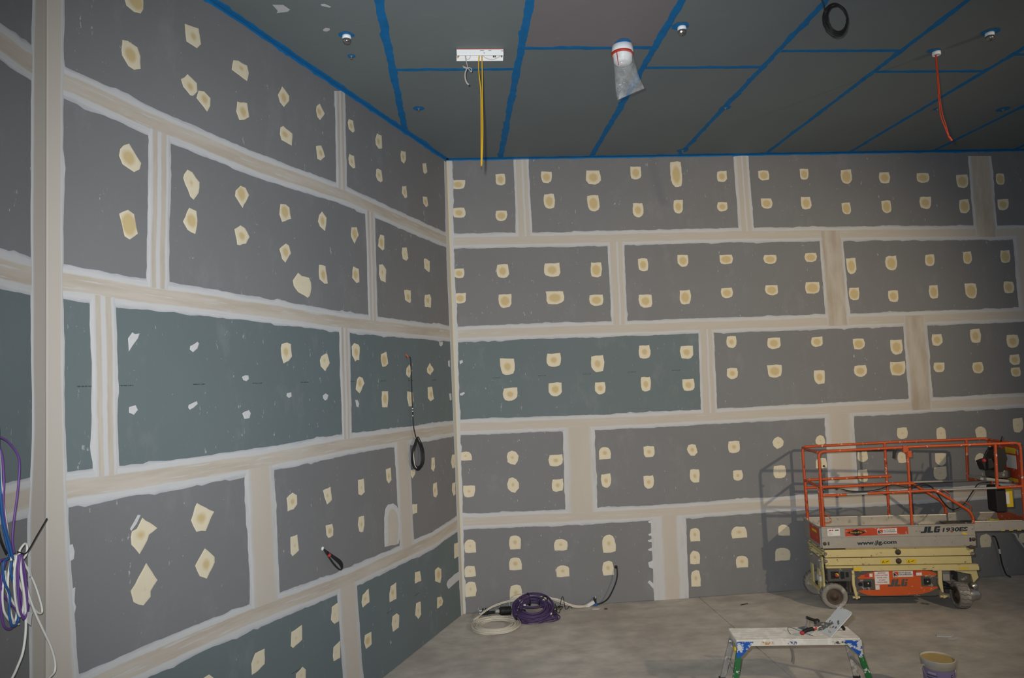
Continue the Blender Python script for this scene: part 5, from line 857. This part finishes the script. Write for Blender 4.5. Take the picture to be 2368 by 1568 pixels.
for y in (-.01, -.06): MB().tube([(-.17, y + .03, .17), (0, y, .15), (.18, y + .02, .17)], .006, 5, 5).obj('cable_strand', m_pc, pc)
pd = thing('violet_cable_coil', 'smaller dark violet coil half under the thick violet coil', 'cable', (1.0, 8.66, 0))
for k in range(9):
    rr_ = random.uniform(.10, .155)
    MB().tube(coil_pts((random.uniform(-.01, .01), random.uniform(-.02, .02), .03), rr_, rr_ * .8, random.uniform(-.02, .03), .1, 24, random.uniform(0, 6), .04), .0068, 5, 1, cap=False).obj('cable_loop', m_pc, pd)
kc = thing('black_cable_tangle', 'tangle of thin black cable behind and beside the violet coil', 'cable', (1.08, 8.84, 0))
for k in range(9):
    P = []; x = random.uniform(-.1, .05); y = random.uniform(-.1, .06)
    for j in range(6): P.append((x, y, .012 + abs(random.gauss(0, .06)))); x += random.uniform(-.03, .07); y += random.uniform(-.06, .045)
    MB().tube(P, .0045, 5, 4).obj('cable_strand', m_blk, kc)
kp = thing('black_cable_plug', 'black corrugated cable end with grey connector on the floor by the corner', 'cable', (.50, 8.84, 0))
MB().lathe([(.03, 0)] + [q for k in range(7) for q in ((.055, .012 + .02 * k), (.042, .02 + .02 * k))] + [(.035, .16), (0, .162)], (.06, .0, .075), (-1, -.25, .1), 16).obj('strain_relief', m_blk, kp)
MB().lathe([(.026, 0), (.026, .05), (.02, .055), (0, .055)], (-.09, -.04, .09), (-1, -.25, .1), 14).obj('socket', m_alg, kp)
MB().tube([(-.30, .12, .02), (-.2, .10, .035), (-.08, .06, .05), (.06, .02, .07)], .018, 8, 5).obj('cable_jacket', m_blk, kp)
cl = thing('cable_clamp', 'small black and steel cable clamp against the foot of the far wall', 'clamp', (.215, 8.985, 0))
for k in range(3): MB().box((-.02 + .035 * k, -.03, .0), (-.005 + .035 * k, .03, .075), .003, Matrix.Rotation(.3, 3, 'Y')).obj('jaw', m_blk, cl)
for z in (.02, .05): MB().cyl((-.05, 0, z), (.07, 0, z), .008, 8).obj('rod', m_stl, cl)
wb = thing('white_cable_run', 'bundle of white cables running along the foot of the far wall', 'cable', (0, 0, 0))
for k in range(9):
    j = lambda s=.012: random.uniform(-s, s)
    MB().tube([(.10 + j(.02), 8.72 + j(.02), .03 + j(.01)), (.22 + j(.02), 8.86 + j(.02), .075 + j()), (.40, 8.95 + j(.02), .125 + j()), (.60 + j(.02), 8.985 + j(.015), .15 + j()), (.82, 8.97 + j(.02), .155 + j(.02)), (1.02 + j(.02), 8.955 + j(.015), .165 + j(.015)), (1.18 + j(.02), 8.95 + j(.015), .125 + j(.015)), (1.36, 8.955 + j(.015), .045 + j(.015)), (1.50, 8.97 + j(.015), .022 + j(.009)), (1.56, 9.0 + j(.008), .03 + j(.01))], .0062, 5, 5).obj('cable_strand', m_wc, wb)
MB().tube([(.60, 8.80, .03), (.555, 8.9, .10), (.56, 8.93, .19), (.64, 8.94, .235), (.78, 8.94, .23), (.95, 8.95, .18)], .0042, 5, 6).obj('cable_strand', m_wc, wb)
MB().tube([(.60, 8.62, .08), (.66, 8.72, .17), (.77, 8.82, .24), (.90, 8.9, .215)], .005, 5, 6).obj('cable_strand', m_wc, wb)
ju = thing('junction_fitting', 'white cable fitting with a blue cap where the cables leave the far wall', 'fitting', (1.64, 9.03, 0))
MB().box((-.13, -.03, .0), (.02, .012, .045), .006, Matrix.Rotation(-.45, 3, 'Y')).obj('sleeve', m_ta, ju)
MB().box((.01, -.004, .02), (.045, .030, .10), .004).obj('opening', m_blk, ju)
MB().cyl((.03, -.03, .015), (.03, .02, .02), .022, 12).obj('blue_cap', m_bc, ju)
MB().tube([(.03, .0, .09), (.035, -.005, .12)], .005, 6).obj('stub', m_ta, ju)
bw = thing('black_wall_cable', 'black cable curving from a hole in the far wall down to the floor', 'cable', (1.974, 9.073, .463))
MB().tube([(0, .0, 0), (.003, -.05, -.02), (-.01, -.07, -.12), (-.06, -.08, -.24), (-.14, -.075, -.37), (-.22, -.05, -.43), (-.29, -.03, -.452)], .009, 7, 6).obj('cable_jacket', m_blk, bw)
MB().lathe([(.022, -.003), (.020, .004), (0, .006)], (0, -.002, 0), (0, -1, 0), 12).obj('grommet', m_blk, bw)
rc = thing('black_wall_cable', 'black cable with a white sleeve hanging from the far wall right of the lift', 'cable', (7.25, 9.07, .54))
MB().tube([(-.02, 0, .005), (-.018, -.04, 0), (.0, -.05, -.07), (.02, -.045, -.16), (.032, -.04, -.22), (.045, -.04, -.34), (.06, -.05, -.43), (.08, -.06, -.5), (.11, -.10, -.53)], .009, 7, 5).obj('cable_jacket', m_blk, rc)
MB().tube([(.02, -.045, -.158), (.032, -.04, -.222)], .0125, 8).obj('sleeve', m_ta, rc)
rw = thing('white_wall_cable', 'pair of white cables hanging from the far wall at the right edge', 'cable', (7.52, 9.07, .57))
for k in range(2): MB().tube([(0.01 * k, 0, 0), (.005 + .015 * k, -.04, -.01), (.03 + .012 * k, -.05, -.08), (.08 + .01 * k, -.05, -.15), (.15, -.05, -.25 + .02 * k), (.24, -.05, -.36)], .0065, 6, 5).obj('cable_strand', m_wc, rw)

# ------------------------------------------------------------------ cables hanging on the walls
def wpt(s, u, z, off): return walls[s].matrix_basis @ Vector((u, -off, z)) if False else None
def wl(u, z, off):
    a = math.atan2(math.cos(AL), math.sin(AL)); return Vector((XC, YB, 0)) + Matrix.Rotation(a, 3, 'Z') @ Vector((u, -off, z))
hc = thing('hanging_cable_coil', 'long black cable hanging down the angled left wall with its end coiled', 'cable', wl(-1.266, 3.265, 0), math.atan2(math.cos(AL), math.sin(AL)))
MB().tube([(-.02, 0, .0), (0, -.03, .0), (.012, -.04, -.05), (.014, -.04, -.35), (.02, -.04, -.65), (.03, -.04, -.80), (.075, -.04, -.915)], .0065, 6, 4).obj('cable_jacket', m_blk, hc)
MB().tube([(-.02, .0, .03), (-.018, -.015, .012), (-.012, -.025, -.005)], .009, 6, 3).obj('wire_end', M('red_wire_end', (.45, .08, .04), .6), hc)
for k in range(9):
    c = Vector((.085 + random.uniform(-.02, .02), -.045 + random.uniform(-.018, .018), -1.10 + random.uniform(-.015, .015))); rx = random.uniform(.085, .145); rz_ = random.uniform(.15, .19)
    P = []
    for j in range(25):
        t = 2 * math.pi * j / 24; pinch = 1 - .45 * max(0, math.sin(t)) ** 2
        P.append(c + Vector((rx * math.cos(t) * pinch, .01 * math.sin(t * 2), rz_ * math.sin(t))))
    MB().tube(P, .0065, 5, 1, cap=False).obj('cable_loop', m_blk, hc)
MB().tube([(.0, -.05, -1.0), (-.02, -.055, -1.12), (.0, -.055, -1.22), (.05, -.05, -1.26)], .006, 5, 4).obj('pale_strand', m_wc, hc)
for z in (-.58, -.61, -.66): MB().tube([(.017, -.04, z), (.018, -.04, z - .012)], .0072, 6).obj('tape_mark', m_ta, hc)
sc = thing('small_cable_coil', 'small folded black cable sticking out low on the angled left wall', 'cable', wl(-2.942, 1.506, 0), math.atan2(math.cos(AL), math.sin(AL)))
for k in range(5):
    w = .03 + .012 * k; MB().tube([(0, -.01, 0), (.03 + w * .6, -.05, -.07), (.10 + w, -.07, -.15), (.17 + w * .3, -.07, -.21), (.15, -.07, -.215), (.09 - w * .2, -.06, -.15), (.02, -.03, -.05), (0, -.012, -.005)], .006, 5, 4).obj('cable_loop', m_blk, sc)
MB().tube([(.03, -.04, -.05), (.04, -.045, -.065)], .018, 8).obj('red_tie', m_redi, sc)
MB().lathe([(.018, 0), (.016, .01), (0, .012)], (0, 0, .005), (0, -1, 0), 10).obj('wire_end', m_ta, sc)

bd = thing('cable_bundle', 'tied bundle of violet, blue, white and black cables hanging by the left corner', 'cable', (c1.x, 0, 0))
BX = lambda P, off, wob=.0015: [(off + random.uniform(-wob, wob), y, z) for y, z in P]
def bun(nm, P, mt, r, off, sub=5): MB().tube(BX(P, off), r, 7, sub).obj(nm, mt, bd)
pur1 = [(3.5, 2.78), (3.571, 2.756), (3.602, 2.751), (3.654, 2.73), (3.708, 2.687), (3.742, 2.646), (3.756, 2.595), (3.751, 2.526), (3.737, 2.451), (3.724, 2.385), (3.711, 2.318), (3.701, 2.229), (3.715, 2.165)]
pur2 = [(3.55, 2.80), (3.592, 2.735), (3.613, 2.706), (3.634, 2.653), (3.645, 2.584), (3.648, 2.516), (3.643, 2.449), (3.652, 2.363), (3.679, 2.257), (3.696, 2.219), (3.715, 2.16)]
blu = [(3.595, 2.80), (3.600, 2.707), (3.606, 2.605), (3.612, 2.504), (3.626, 2.418), (3.642, 2.331), (3.669, 2.236), (3.70, 2.15)]
blu2 = [(3.588, 2.80), (3.596, 2.6), (3.61, 2.45), (3.635, 2.33), (3.675, 2.22), (3.705, 2.14)]
whi = [(3.600, 2.80), (3.624, 2.624), (3.632, 2.535), (3.649, 2.448), (3.663, 2.361), (3.684, 2.272), (3.70, 2.16)]
blk = [(3.60, 2.80), (3.613, 2.689), (3.619, 2.57), (3.612, 2.437), (3.621, 2.319), (3.643, 2.242), (3.690, 2.165)]
bun('violet_cable', pur1, m_pc2, .0052, .06); bun('violet_cable', pur2, m_pc2, .0056, .05); bun('blue_cable', blu, m_bc, .0058, .05); bun('blue_cable', blu2, m_bc, .0058, .06)
bun('white_cable', whi, m_wc2, .007, .045); bun('black_cable', blk, m_blk, .006, .04)
bun('white_cable', [(3.757, 2.143), (3.813, 2.07), (3.882, 1.969), (3.93, 1.871), (3.95, 1.808), (3.93, 1.798), (3.891, 1.827), (3.844, 1.878), (3.784, 1.96), (3.74, 2.044), (3.714, 2.104), (3.739, 2.143), (3.757, 2.15)], m_wc2, .0056, .06)
bun('white_cable', [(3.75, 2.14), (3.769, 2.054), (3.814, 1.933), (3.875, 1.818), (3.938, 1.713), (4.010, 1.601), (4.05, 1.508), (4.052, 1.461), (4.03, 1.443), (3.939, 1.43), (3.85, 1.39)], m_wc2, .0062, .07, 6)
bun('white_cable', [(3.728, 2.141), (3.736, 2.054), (3.762, 1.944), (3.777, 1.849), (3.778, 1.759), (3.753, 1.665), (3.715, 1.61), (3.67, 1.572), (3.60, 1.53), (3.5, 1.46)], m_wc2, .0062, .08, 6)
bun('white_cable', [(3.77, 1.797), (3.713, 1.825), (3.664, 1.881), (3.646, 1.93), (3.642, 1.992), (3.652, 2.05), (3.662, 2.091), (3.67, 2.01), (3.719, 1.925), (3.759, 1.877)], m_wc2, .0056, .05)
bun('white_cable', [(3.739, 2.152), (3.746, 2.173), (3.783, 2.195), (3.801, 2.175), (3.798, 2.138), (3.770, 2.120)], m_wc2, .0056, .07)
bun('white_cable', [(3.745, 2.13), (3.77, 2.04), (3.80, 1.95), (3.80, 1.85), (3.79, 1.83)], m_wc2, .0056, .06)
bun('violet_cable', [(3.669, 2.147), (3.628, 2.144), (3.621, 2.093), (3.642, 2.001), (3.698, 1.932), (3.748, 1.881), (3.759, 1.841), (3.741, 1.803), (3.699, 1.797), (3.657, 1.835), (3.64, 1.915), (3.639, 2.001), (3.648, 2.086), (3.682, 2.148)], m_pc2, .0056, .045)
bun('violet_cable', [(3.739, 2.094), (3.784, 2.014), (3.806, 2.022), (3.829, 1.975), (3.852, 1.903), (3.86, 1.864), (3.844, 1.832), (3.818, 1.845), (3.799, 1.91), (3.769, 2.009)], m_pc2, .0056, .045)
bun('blue_cable', [(3.693, 2.132), (3.69, 2.075), (3.719, 2.001), (3.734, 1.907), (3.752, 1.835), (3.741, 1.812), (3.699, 1.812), (3.678, 1.881), (3.68, 1.968), (3.642, 2.044), (3.634, 2.133), (3.675, 2.15)], m_bc, .0058, .06)
for k in range(5):
    dy, dz = random.uniform(-.03, .03), random.uniform(-.05, .02)
    bun('white_cable' if k < 3 else 'violet_cable', [(3.72 + dy * .3, 2.15), (3.70 + dy, 2.05), (3.71 + dy, 1.95 + dz), (3.735 + dy, 1.87 + dz), (3.76 + dy, 1.85 + dz), (3.775 + dy, 1.92 + dz), (3.76 + dy * .6, 2.04), (3.735, 2.15)], m_wc2 if k < 3 else m_pc2, .0054, .05 + .008 * k)
bun('tie_wire', [(3.70, 2.172), (3.717, 2.165), (3.764, 2.148), (3.800, 2.17), (3.858, 2.217), (3.948, 2.291)], m_blk, .0032, .085, 4)
for q in ([(3.799, 1.847), (3.833, 1.831), (3.822, 1.771), (3.796, 1.793)], [(3.798, 2.074), (3.821, 2.064), (3.832, 2.017), (3.81, 2.021)]):
    MB().prism([(y, z) for y, z in q][::-1], (.075, 0, 0), NY, Z, .003).obj('tape_flag', m_ta, bd)

# ------------------------------------------------------------------ things on the ceiling
m_lw = M('white_enamel', (0.74, 0.75, 0.76), 0.45, var=0.03, scale=10)
fx = thing('ceiling_light_body', 'open white light fitting body on the ceiling with wires showing', 'light', (.315, 6.09, H))
bx0, bx1, hy, hz = -.215, .215, .055, .062
MB().box((bx0, -hy, -hz), (bx1, -hy + .003, 0)).obj('side_plate', m_lw, fx); MB().box((bx0, hy - .003, -hz), (bx1, hy, 0)).obj('side_plate', m_lw, fx)
MB().box((bx0, -hy, -.006), (bx1, hy, -.002)).obj('back_plate', m_lw, fx)
for x in (bx0, bx1 - .003): MB().box((x, -hy, -hz), (x + .003, hy, 0)).obj('end_plate', m_lw, fx)
MB().box((bx0, -hy - .0005, -.004), (bx1, -hy, 0)).obj('orange_edge', m_or, fx)
for x, z, w in ((-.0, -.018, .03), (.03, -.018, .006), (.075, -.017, .028), (.19, -.022, .024), (.03, -.040, .014)):
    MB().box((x, -hy - .0008, z - .003), (x + w, -hy, z + .003)).obj('print_mark', m_alg, fx)
MB().tube([(-.14, 0, -.01), (-.13, .02, -.05), (-.10, .03, -.055), (-.085, .02, -.03)], .003, 5, 4).obj('inner_wire', m_wc, fx)
MB().tube([(.02, .03, -.02), (.07, .035, -.05), (.13, .035, -.055), (.19, .02, -.03)], .0025, 5, 4).obj('inner_wire', M('pink_wire', (.5, .38, .36), .5), fx)
MB().prism([(-.205, -.055), (-.205, -.01), (-.17, -.01), (-.19, -.035)], (0, .02, 0), X, Z, .003).obj('brass_bracket', M('brass', (.40, .25, .04), .4, .4), fx)
for x in (.12, .135, .195): MB().box((x, .0, -.045), (x + .008, .02, -.02)).obj('terminal', m_blk, fx)
yc = thing('yellow_cord', 'doubled yellow cord hanging from the ceiling light fitting', 'cord', (.32, 6.07, H - .04))
m_yc = M('yellow_cord_jacket', (0.60, 0.36, 0.015), 0.5, var=0.08)
MB().tube([(-.01, 0, .03), (-.022, .0, -.10), (-.020, 0, -.20), (-.012, 0, -.35), (-.022, .0, -.7), (-.034, 0, -1.0), (-.034, 0, -1.03)], .0055, 6, 5).obj('cord_strand', m_yc, yc)
MB().tube([(.012, 0, .03), (.008, .008, -.2), (.0, .008, -.38), (-.008, .008, -.7), (-.028, .008, -1.0), (-.032, .004, -1.03)], .0055, 6, 5).obj('cord_strand', m_yc, yc)
MB().tube([(-.033, .003, -1.02), (-.036, .003, -1.065)], .007, 6, 1, .003).obj('brown_tip', m_hub, yc)
gc = thing('grey_flex', 'short knotted grey flex hanging from the left of the light fitting', 'cable', (.185, 6.09, H - .03))
m_gf = M('grey_flex_jacket', (0.36, 0.335, 0.32), 0.6, var=0.12)
MB().tube([(0, 0, .02), (.0, 0, -.04), (.012, 0, -.10), (.015, 0, -.12)], .005, 6, 4).obj('flex_strand', m_gf, gc)
MB().tube([(-.03, 0, -.105), (.0, .0, -.12), (.02, 0, -.13), (.045, 0, -.16), (.05, 0, -.135), (.03, 0, -.12), (.0, 0, -.125), (-.025, 0, -.118)], .0045, 6, 4).obj('knot', m_gf, gc)
MB().tube([(.01, 0, -.12), (-.01, 0, -.17), (-.012, 0, -.22), (.0, 0, -.26), (.018, 0, -.28)], .0065, 6, 4, .009).obj('flex_strand', m_gf, gc)

bg = thing('bagged_detector', 'white ceiling detector wrapped in a clear plastic bag with red tape', 'detector', (1.615, 6.0, H))
cdisc(1.60, 5.93, .075)
MB().lathe([(.085, 0), (.098, -.004), (.098, -.075), (.092, -.085), (.085, -.09), (.083, -.15), (.06, -.165), (0, -.168)], (0, 0, 0), (0, 0, 1), 32).obj('housing', m_lw, bg)
MB().lathe([(.0985, -.066), (.1000, -.066), (.0995, -.088), (.0980, -.088)], (0, 0, 0), (.04, -.0, 1), 32).obj('red_tape', M('red_tape', (0.48, 0.035, 0.015), 0.45, var=.1), bg)
MB().prism([(-.078, -.09), (-.070, -.09), (-.062, -.215), (-.068, -.21)], (0, -.075, 0), X, Z, .002).obj('tape_tail', m_redi, bg)
def bag_material():
    n = NT('clear_polythene'); v = n.coord()
    f = n.noise(v, 9, 4.0, 0.65)
    n.out((0.55, 0.57, 0.58), 0.18, 0.0, f, 0.9, 0.03, 0.7)
    tr_ = n.new('ShaderNodeBsdfTransparent'); mx = n.new('ShaderNodeMixShader'); o = n.n['Material Output']
    a = n.ramp(f, [(0.38, 0.10), (0.68, 0.36)])
    n.link(a, mx.inputs[0]); n.link(tr_.outputs[0], mx.inputs[1]); n.link(n.b.outputs[0], mx.inputs[2]); n.link(mx.outputs[0], o.inputs['Surface'])
    return n.m
mb = MB(); NU, NV = 12, 28
for i in range(NU + 1):
    t = i / NU
    cx = .0 + .055 * t ** 1.3; cz = -.085 - .365 * t
    wx = .094 + .035 * math.sin(min(1, t * 1.05) * 1.5) * t; wy = .094 * (1 - t) ** .7 + .008
    for k in range(NV):
        a = 2 * math.pi * k / NV
        wr_ = 1 + .08 * t * math.sin(5 * a + 9 * t) + .06 * t * math.sin(11 * a - 5 * t)
        mb.v.append((cx + wx * math.cos(a) * (1 + .03 * math.sin(7 * t + a)), wy * math.sin(a) * wr_, cz + t * .10 * math.cos(a) * .55))
for i in range(NU):
    for k in range(NV): mb.f.append([i * NV + k, i * NV + (k + 1) % NV, (i + 1) * NV + (k + 1) % NV, (i + 1) * NV + k]); mb.sm.append(True)
mb.obj('plastic_bag', bag_material(), bg)

def glassdome():
    n = NT('smoked_dome'); return n.out((0.26, 0.25, 0.24), 0.16, 0.8, spec=.8)
m_dome = glassdome()
dome_lab = ['white based dome camera on the ceiling nearest the angled left wall', 'white based dome camera on the ceiling between the bagged detector and the black cable ring', 'white based dome camera on the ceiling right of the red cord']
for i, (x, y, r) in enumerate(((-.835, 5.80, .065), (2.06, 5.66, .078), (5.0, 5.77, .080))):
    cdisc(x - (.0 if i != 1 else .02), y - .02, r, sq=.85)
    t = thing('dome_camera', dome_lab[i], 'camera', (x, y, H), 0, 'dome cameras')
    MB().lathe([(.034, 0), (.038, -.002), (.038, -.024), (.033, -.028), (.033, -.034), (0, -.034)], (0, 0, 0), (0, 0, 1), 24).obj('base', m_lw, t)
    MB().lathe([(.031, -.030), (.036, -.036), (.035, -.052), (.027, -.066), (.014, -.073), (0, -.075)], (0, 0, 0), (0, 0, 1), 24).obj('dome', m_dome, t)
    MB().cyl((-.012, -.018, -.052), (-.018, -.03, -.058), .008, 10).obj('lens', m_stl, t)
spl = ['tiny sprinkler stub in a blue patch left of the nearest dome camera', 'sprinkler stub in a blue patch near the angled left wall', 'sprinkler stub in a blue patch on the joint below the second dome camera', 'sprinkler stub in a blue patch where a ceiling joint meets the far wall', 'sprinkler stub in a blue patch at the right edge of the ceiling', 'sprinkler stub in a blue patch behind the red cord']
spl[0] = 'tiny sprinkler stub in a blue patch just beyond the left dome camera'
for i, (x, y, r) in enumerate(((-.85, 6.16, .036), (-.31, 7.36, .062), (3.155, 7.43, .066), (3.13, 8.86, .075), (6.64, 7.57, .072), (5.78, 7.53, .042))):
    cdisc(x, y, r)
    t = thing('ceiling_sprinkler', spl[i], 'sprinkler', (x, y, H), 0, 'ceiling sprinkler stubs')
    MB().lathe([(.016, 0), (.016, -.008), (.008, -.010), (.008, -.026), (.012, -.028), (.012, -.031), (0, -.032)], (0, 0, 0), (0, 0, 1), 14).obj('stub', M('copper_stub', (.20, .17, .15), .4, .5) if i == 0 else bpy.data.materials['copper_stub'], t)
    MB().lathe([(.026, -.001), (.022, -.006), (.016, -.007)], (0, 0, 0), (0, 0, 1), 16).obj('rose', m_blue, t)

cdisc(4.70, 6.10, .065, sq=.7)
rdm = thing('cord_rose', 'small round white ceiling rose holding the red cord', 'rose', (4.745, 6.13, H))
MB().lathe([(.036, 0), (.038, -.004), (.038, -.032), (.032, -.036), (.028, -.030), (0, -.030)], (0, 0, 0), (0, 0, 1), 24).obj('rose_body', m_lw, rdm)
rd = thing('red_cord', 'doubled red cord hanging from the white ceiling rose', 'cord', (4.735, 6.13, H - .03))
m_rc = M('red_cord_jacket', (0.42, 0.045, 0.015), 0.5, var=0.1)
MB().tube([(-.002, 0, .0), (-.004, 0, -.25), (-.008, 0, -.50), (.0, 0, -.62), (.03, .0, -.72), (.062, 0, -.82)], .005, 6, 5).obj('cord_strand', m_rc, rd)
MB().tube([(.006, 0, .0), (.008, 0, -.25), (.01, .006, -.42), (.02, .006, -.58), (.045, .004, -.70), (.066, 0, -.82)], .005, 6, 5).obj('cord_strand', m_rc, rd)
MB().tube([(.055, 0, -.805), (.075, 0, -.83), (.09, 0, -.855)], .010, 6, 3).obj('knot', m_rc, rd)
rg = thing('black_cable_ring', 'coil of thin black cable hanging from the ceiling at the top edge', 'cable', (3.225, 5.25, H - .165))
for k in range(7):
    r = random.uniform(.088, .115); c = Vector((random.uniform(-.012, .012), random.uniform(-.02, .02), random.uniform(-.012, .02)))
    MB().tube([c + Vector((r * .93 * math.cos(2 * math.pi * j / 26), random.uniform(-.004, .004), r * 1.25 * math.sin(2 * math.pi * j / 26))) for j in range(27)], .005, 5, 1, cap=False).obj('cable_loop', m_blk, rg)
MB().tube([(-.13, -.02, .165), (-.11, -.01, .12), (-.10, 0, .04)], .006, 6, 4).obj('cable_tail', m_blk, rg)

# ------------------------------------------------------------------ bits on the floor
def chip(name, lab, cat, loc, pts, mat, h=.004, rz=0):
    t = thing(name, lab, cat, loc, rz); MB().prism(pts, (0, 0, 0), (1, 0, 0), (0, 1, 0), h).obj('flake', mat, t); return t
c_ = chip('plaster_offcut', 'torn grey board offcut lying on the floor between bucket and lift', 'offcut', (5.12, 7.22, 0), [(-.09, .02), (-.05, .07), (.03, .05), (.08, .06), (.11, .02), (.05, -.02), (-.02, -.01)], m_dab, .006)
MB().prism([(-.02, -.06), (.10, -.02), (.12, -.04), (.02, -.09)], (0, 0, 0), (1, 0, 0), (0, 1, 0), .004).obj('flake', m_dab, c_)
chip('dark_sliver', 'dark sliver of scrap on the floor left of the lift', 'scrap', (3.51, 8.67, 0), [(-.06, -.01), (.05, .0), (.06, .02), (-.05, .012)], m_hub, .006, .2)
chip('brown_scrap', 'little brown scrap on the floor right of the work platform', 'scrap', (3.87, 6.72, 0), [(-.03, -.006), (.03, -.008), (.032, .008), (-.028, .01)], m_hub, .005)
chip('stone_chip', 'small brown stone chip by the end of the black wall cable', 'scrap', (1.77, 8.86, 0), [(-.02, -.012), (.01, -.018), (.022, .004), (.004, .016), (-.018, .012)], m_hub, .012)
chip('plaster_flake', 'pale plaster flake on the floor below the white cable fitting', 'scrap', (1.65, 8.90, 0), [(-.05, -.01), (.03, -.02), (.05, .008), (-.02, .018)], m_wh, .004)
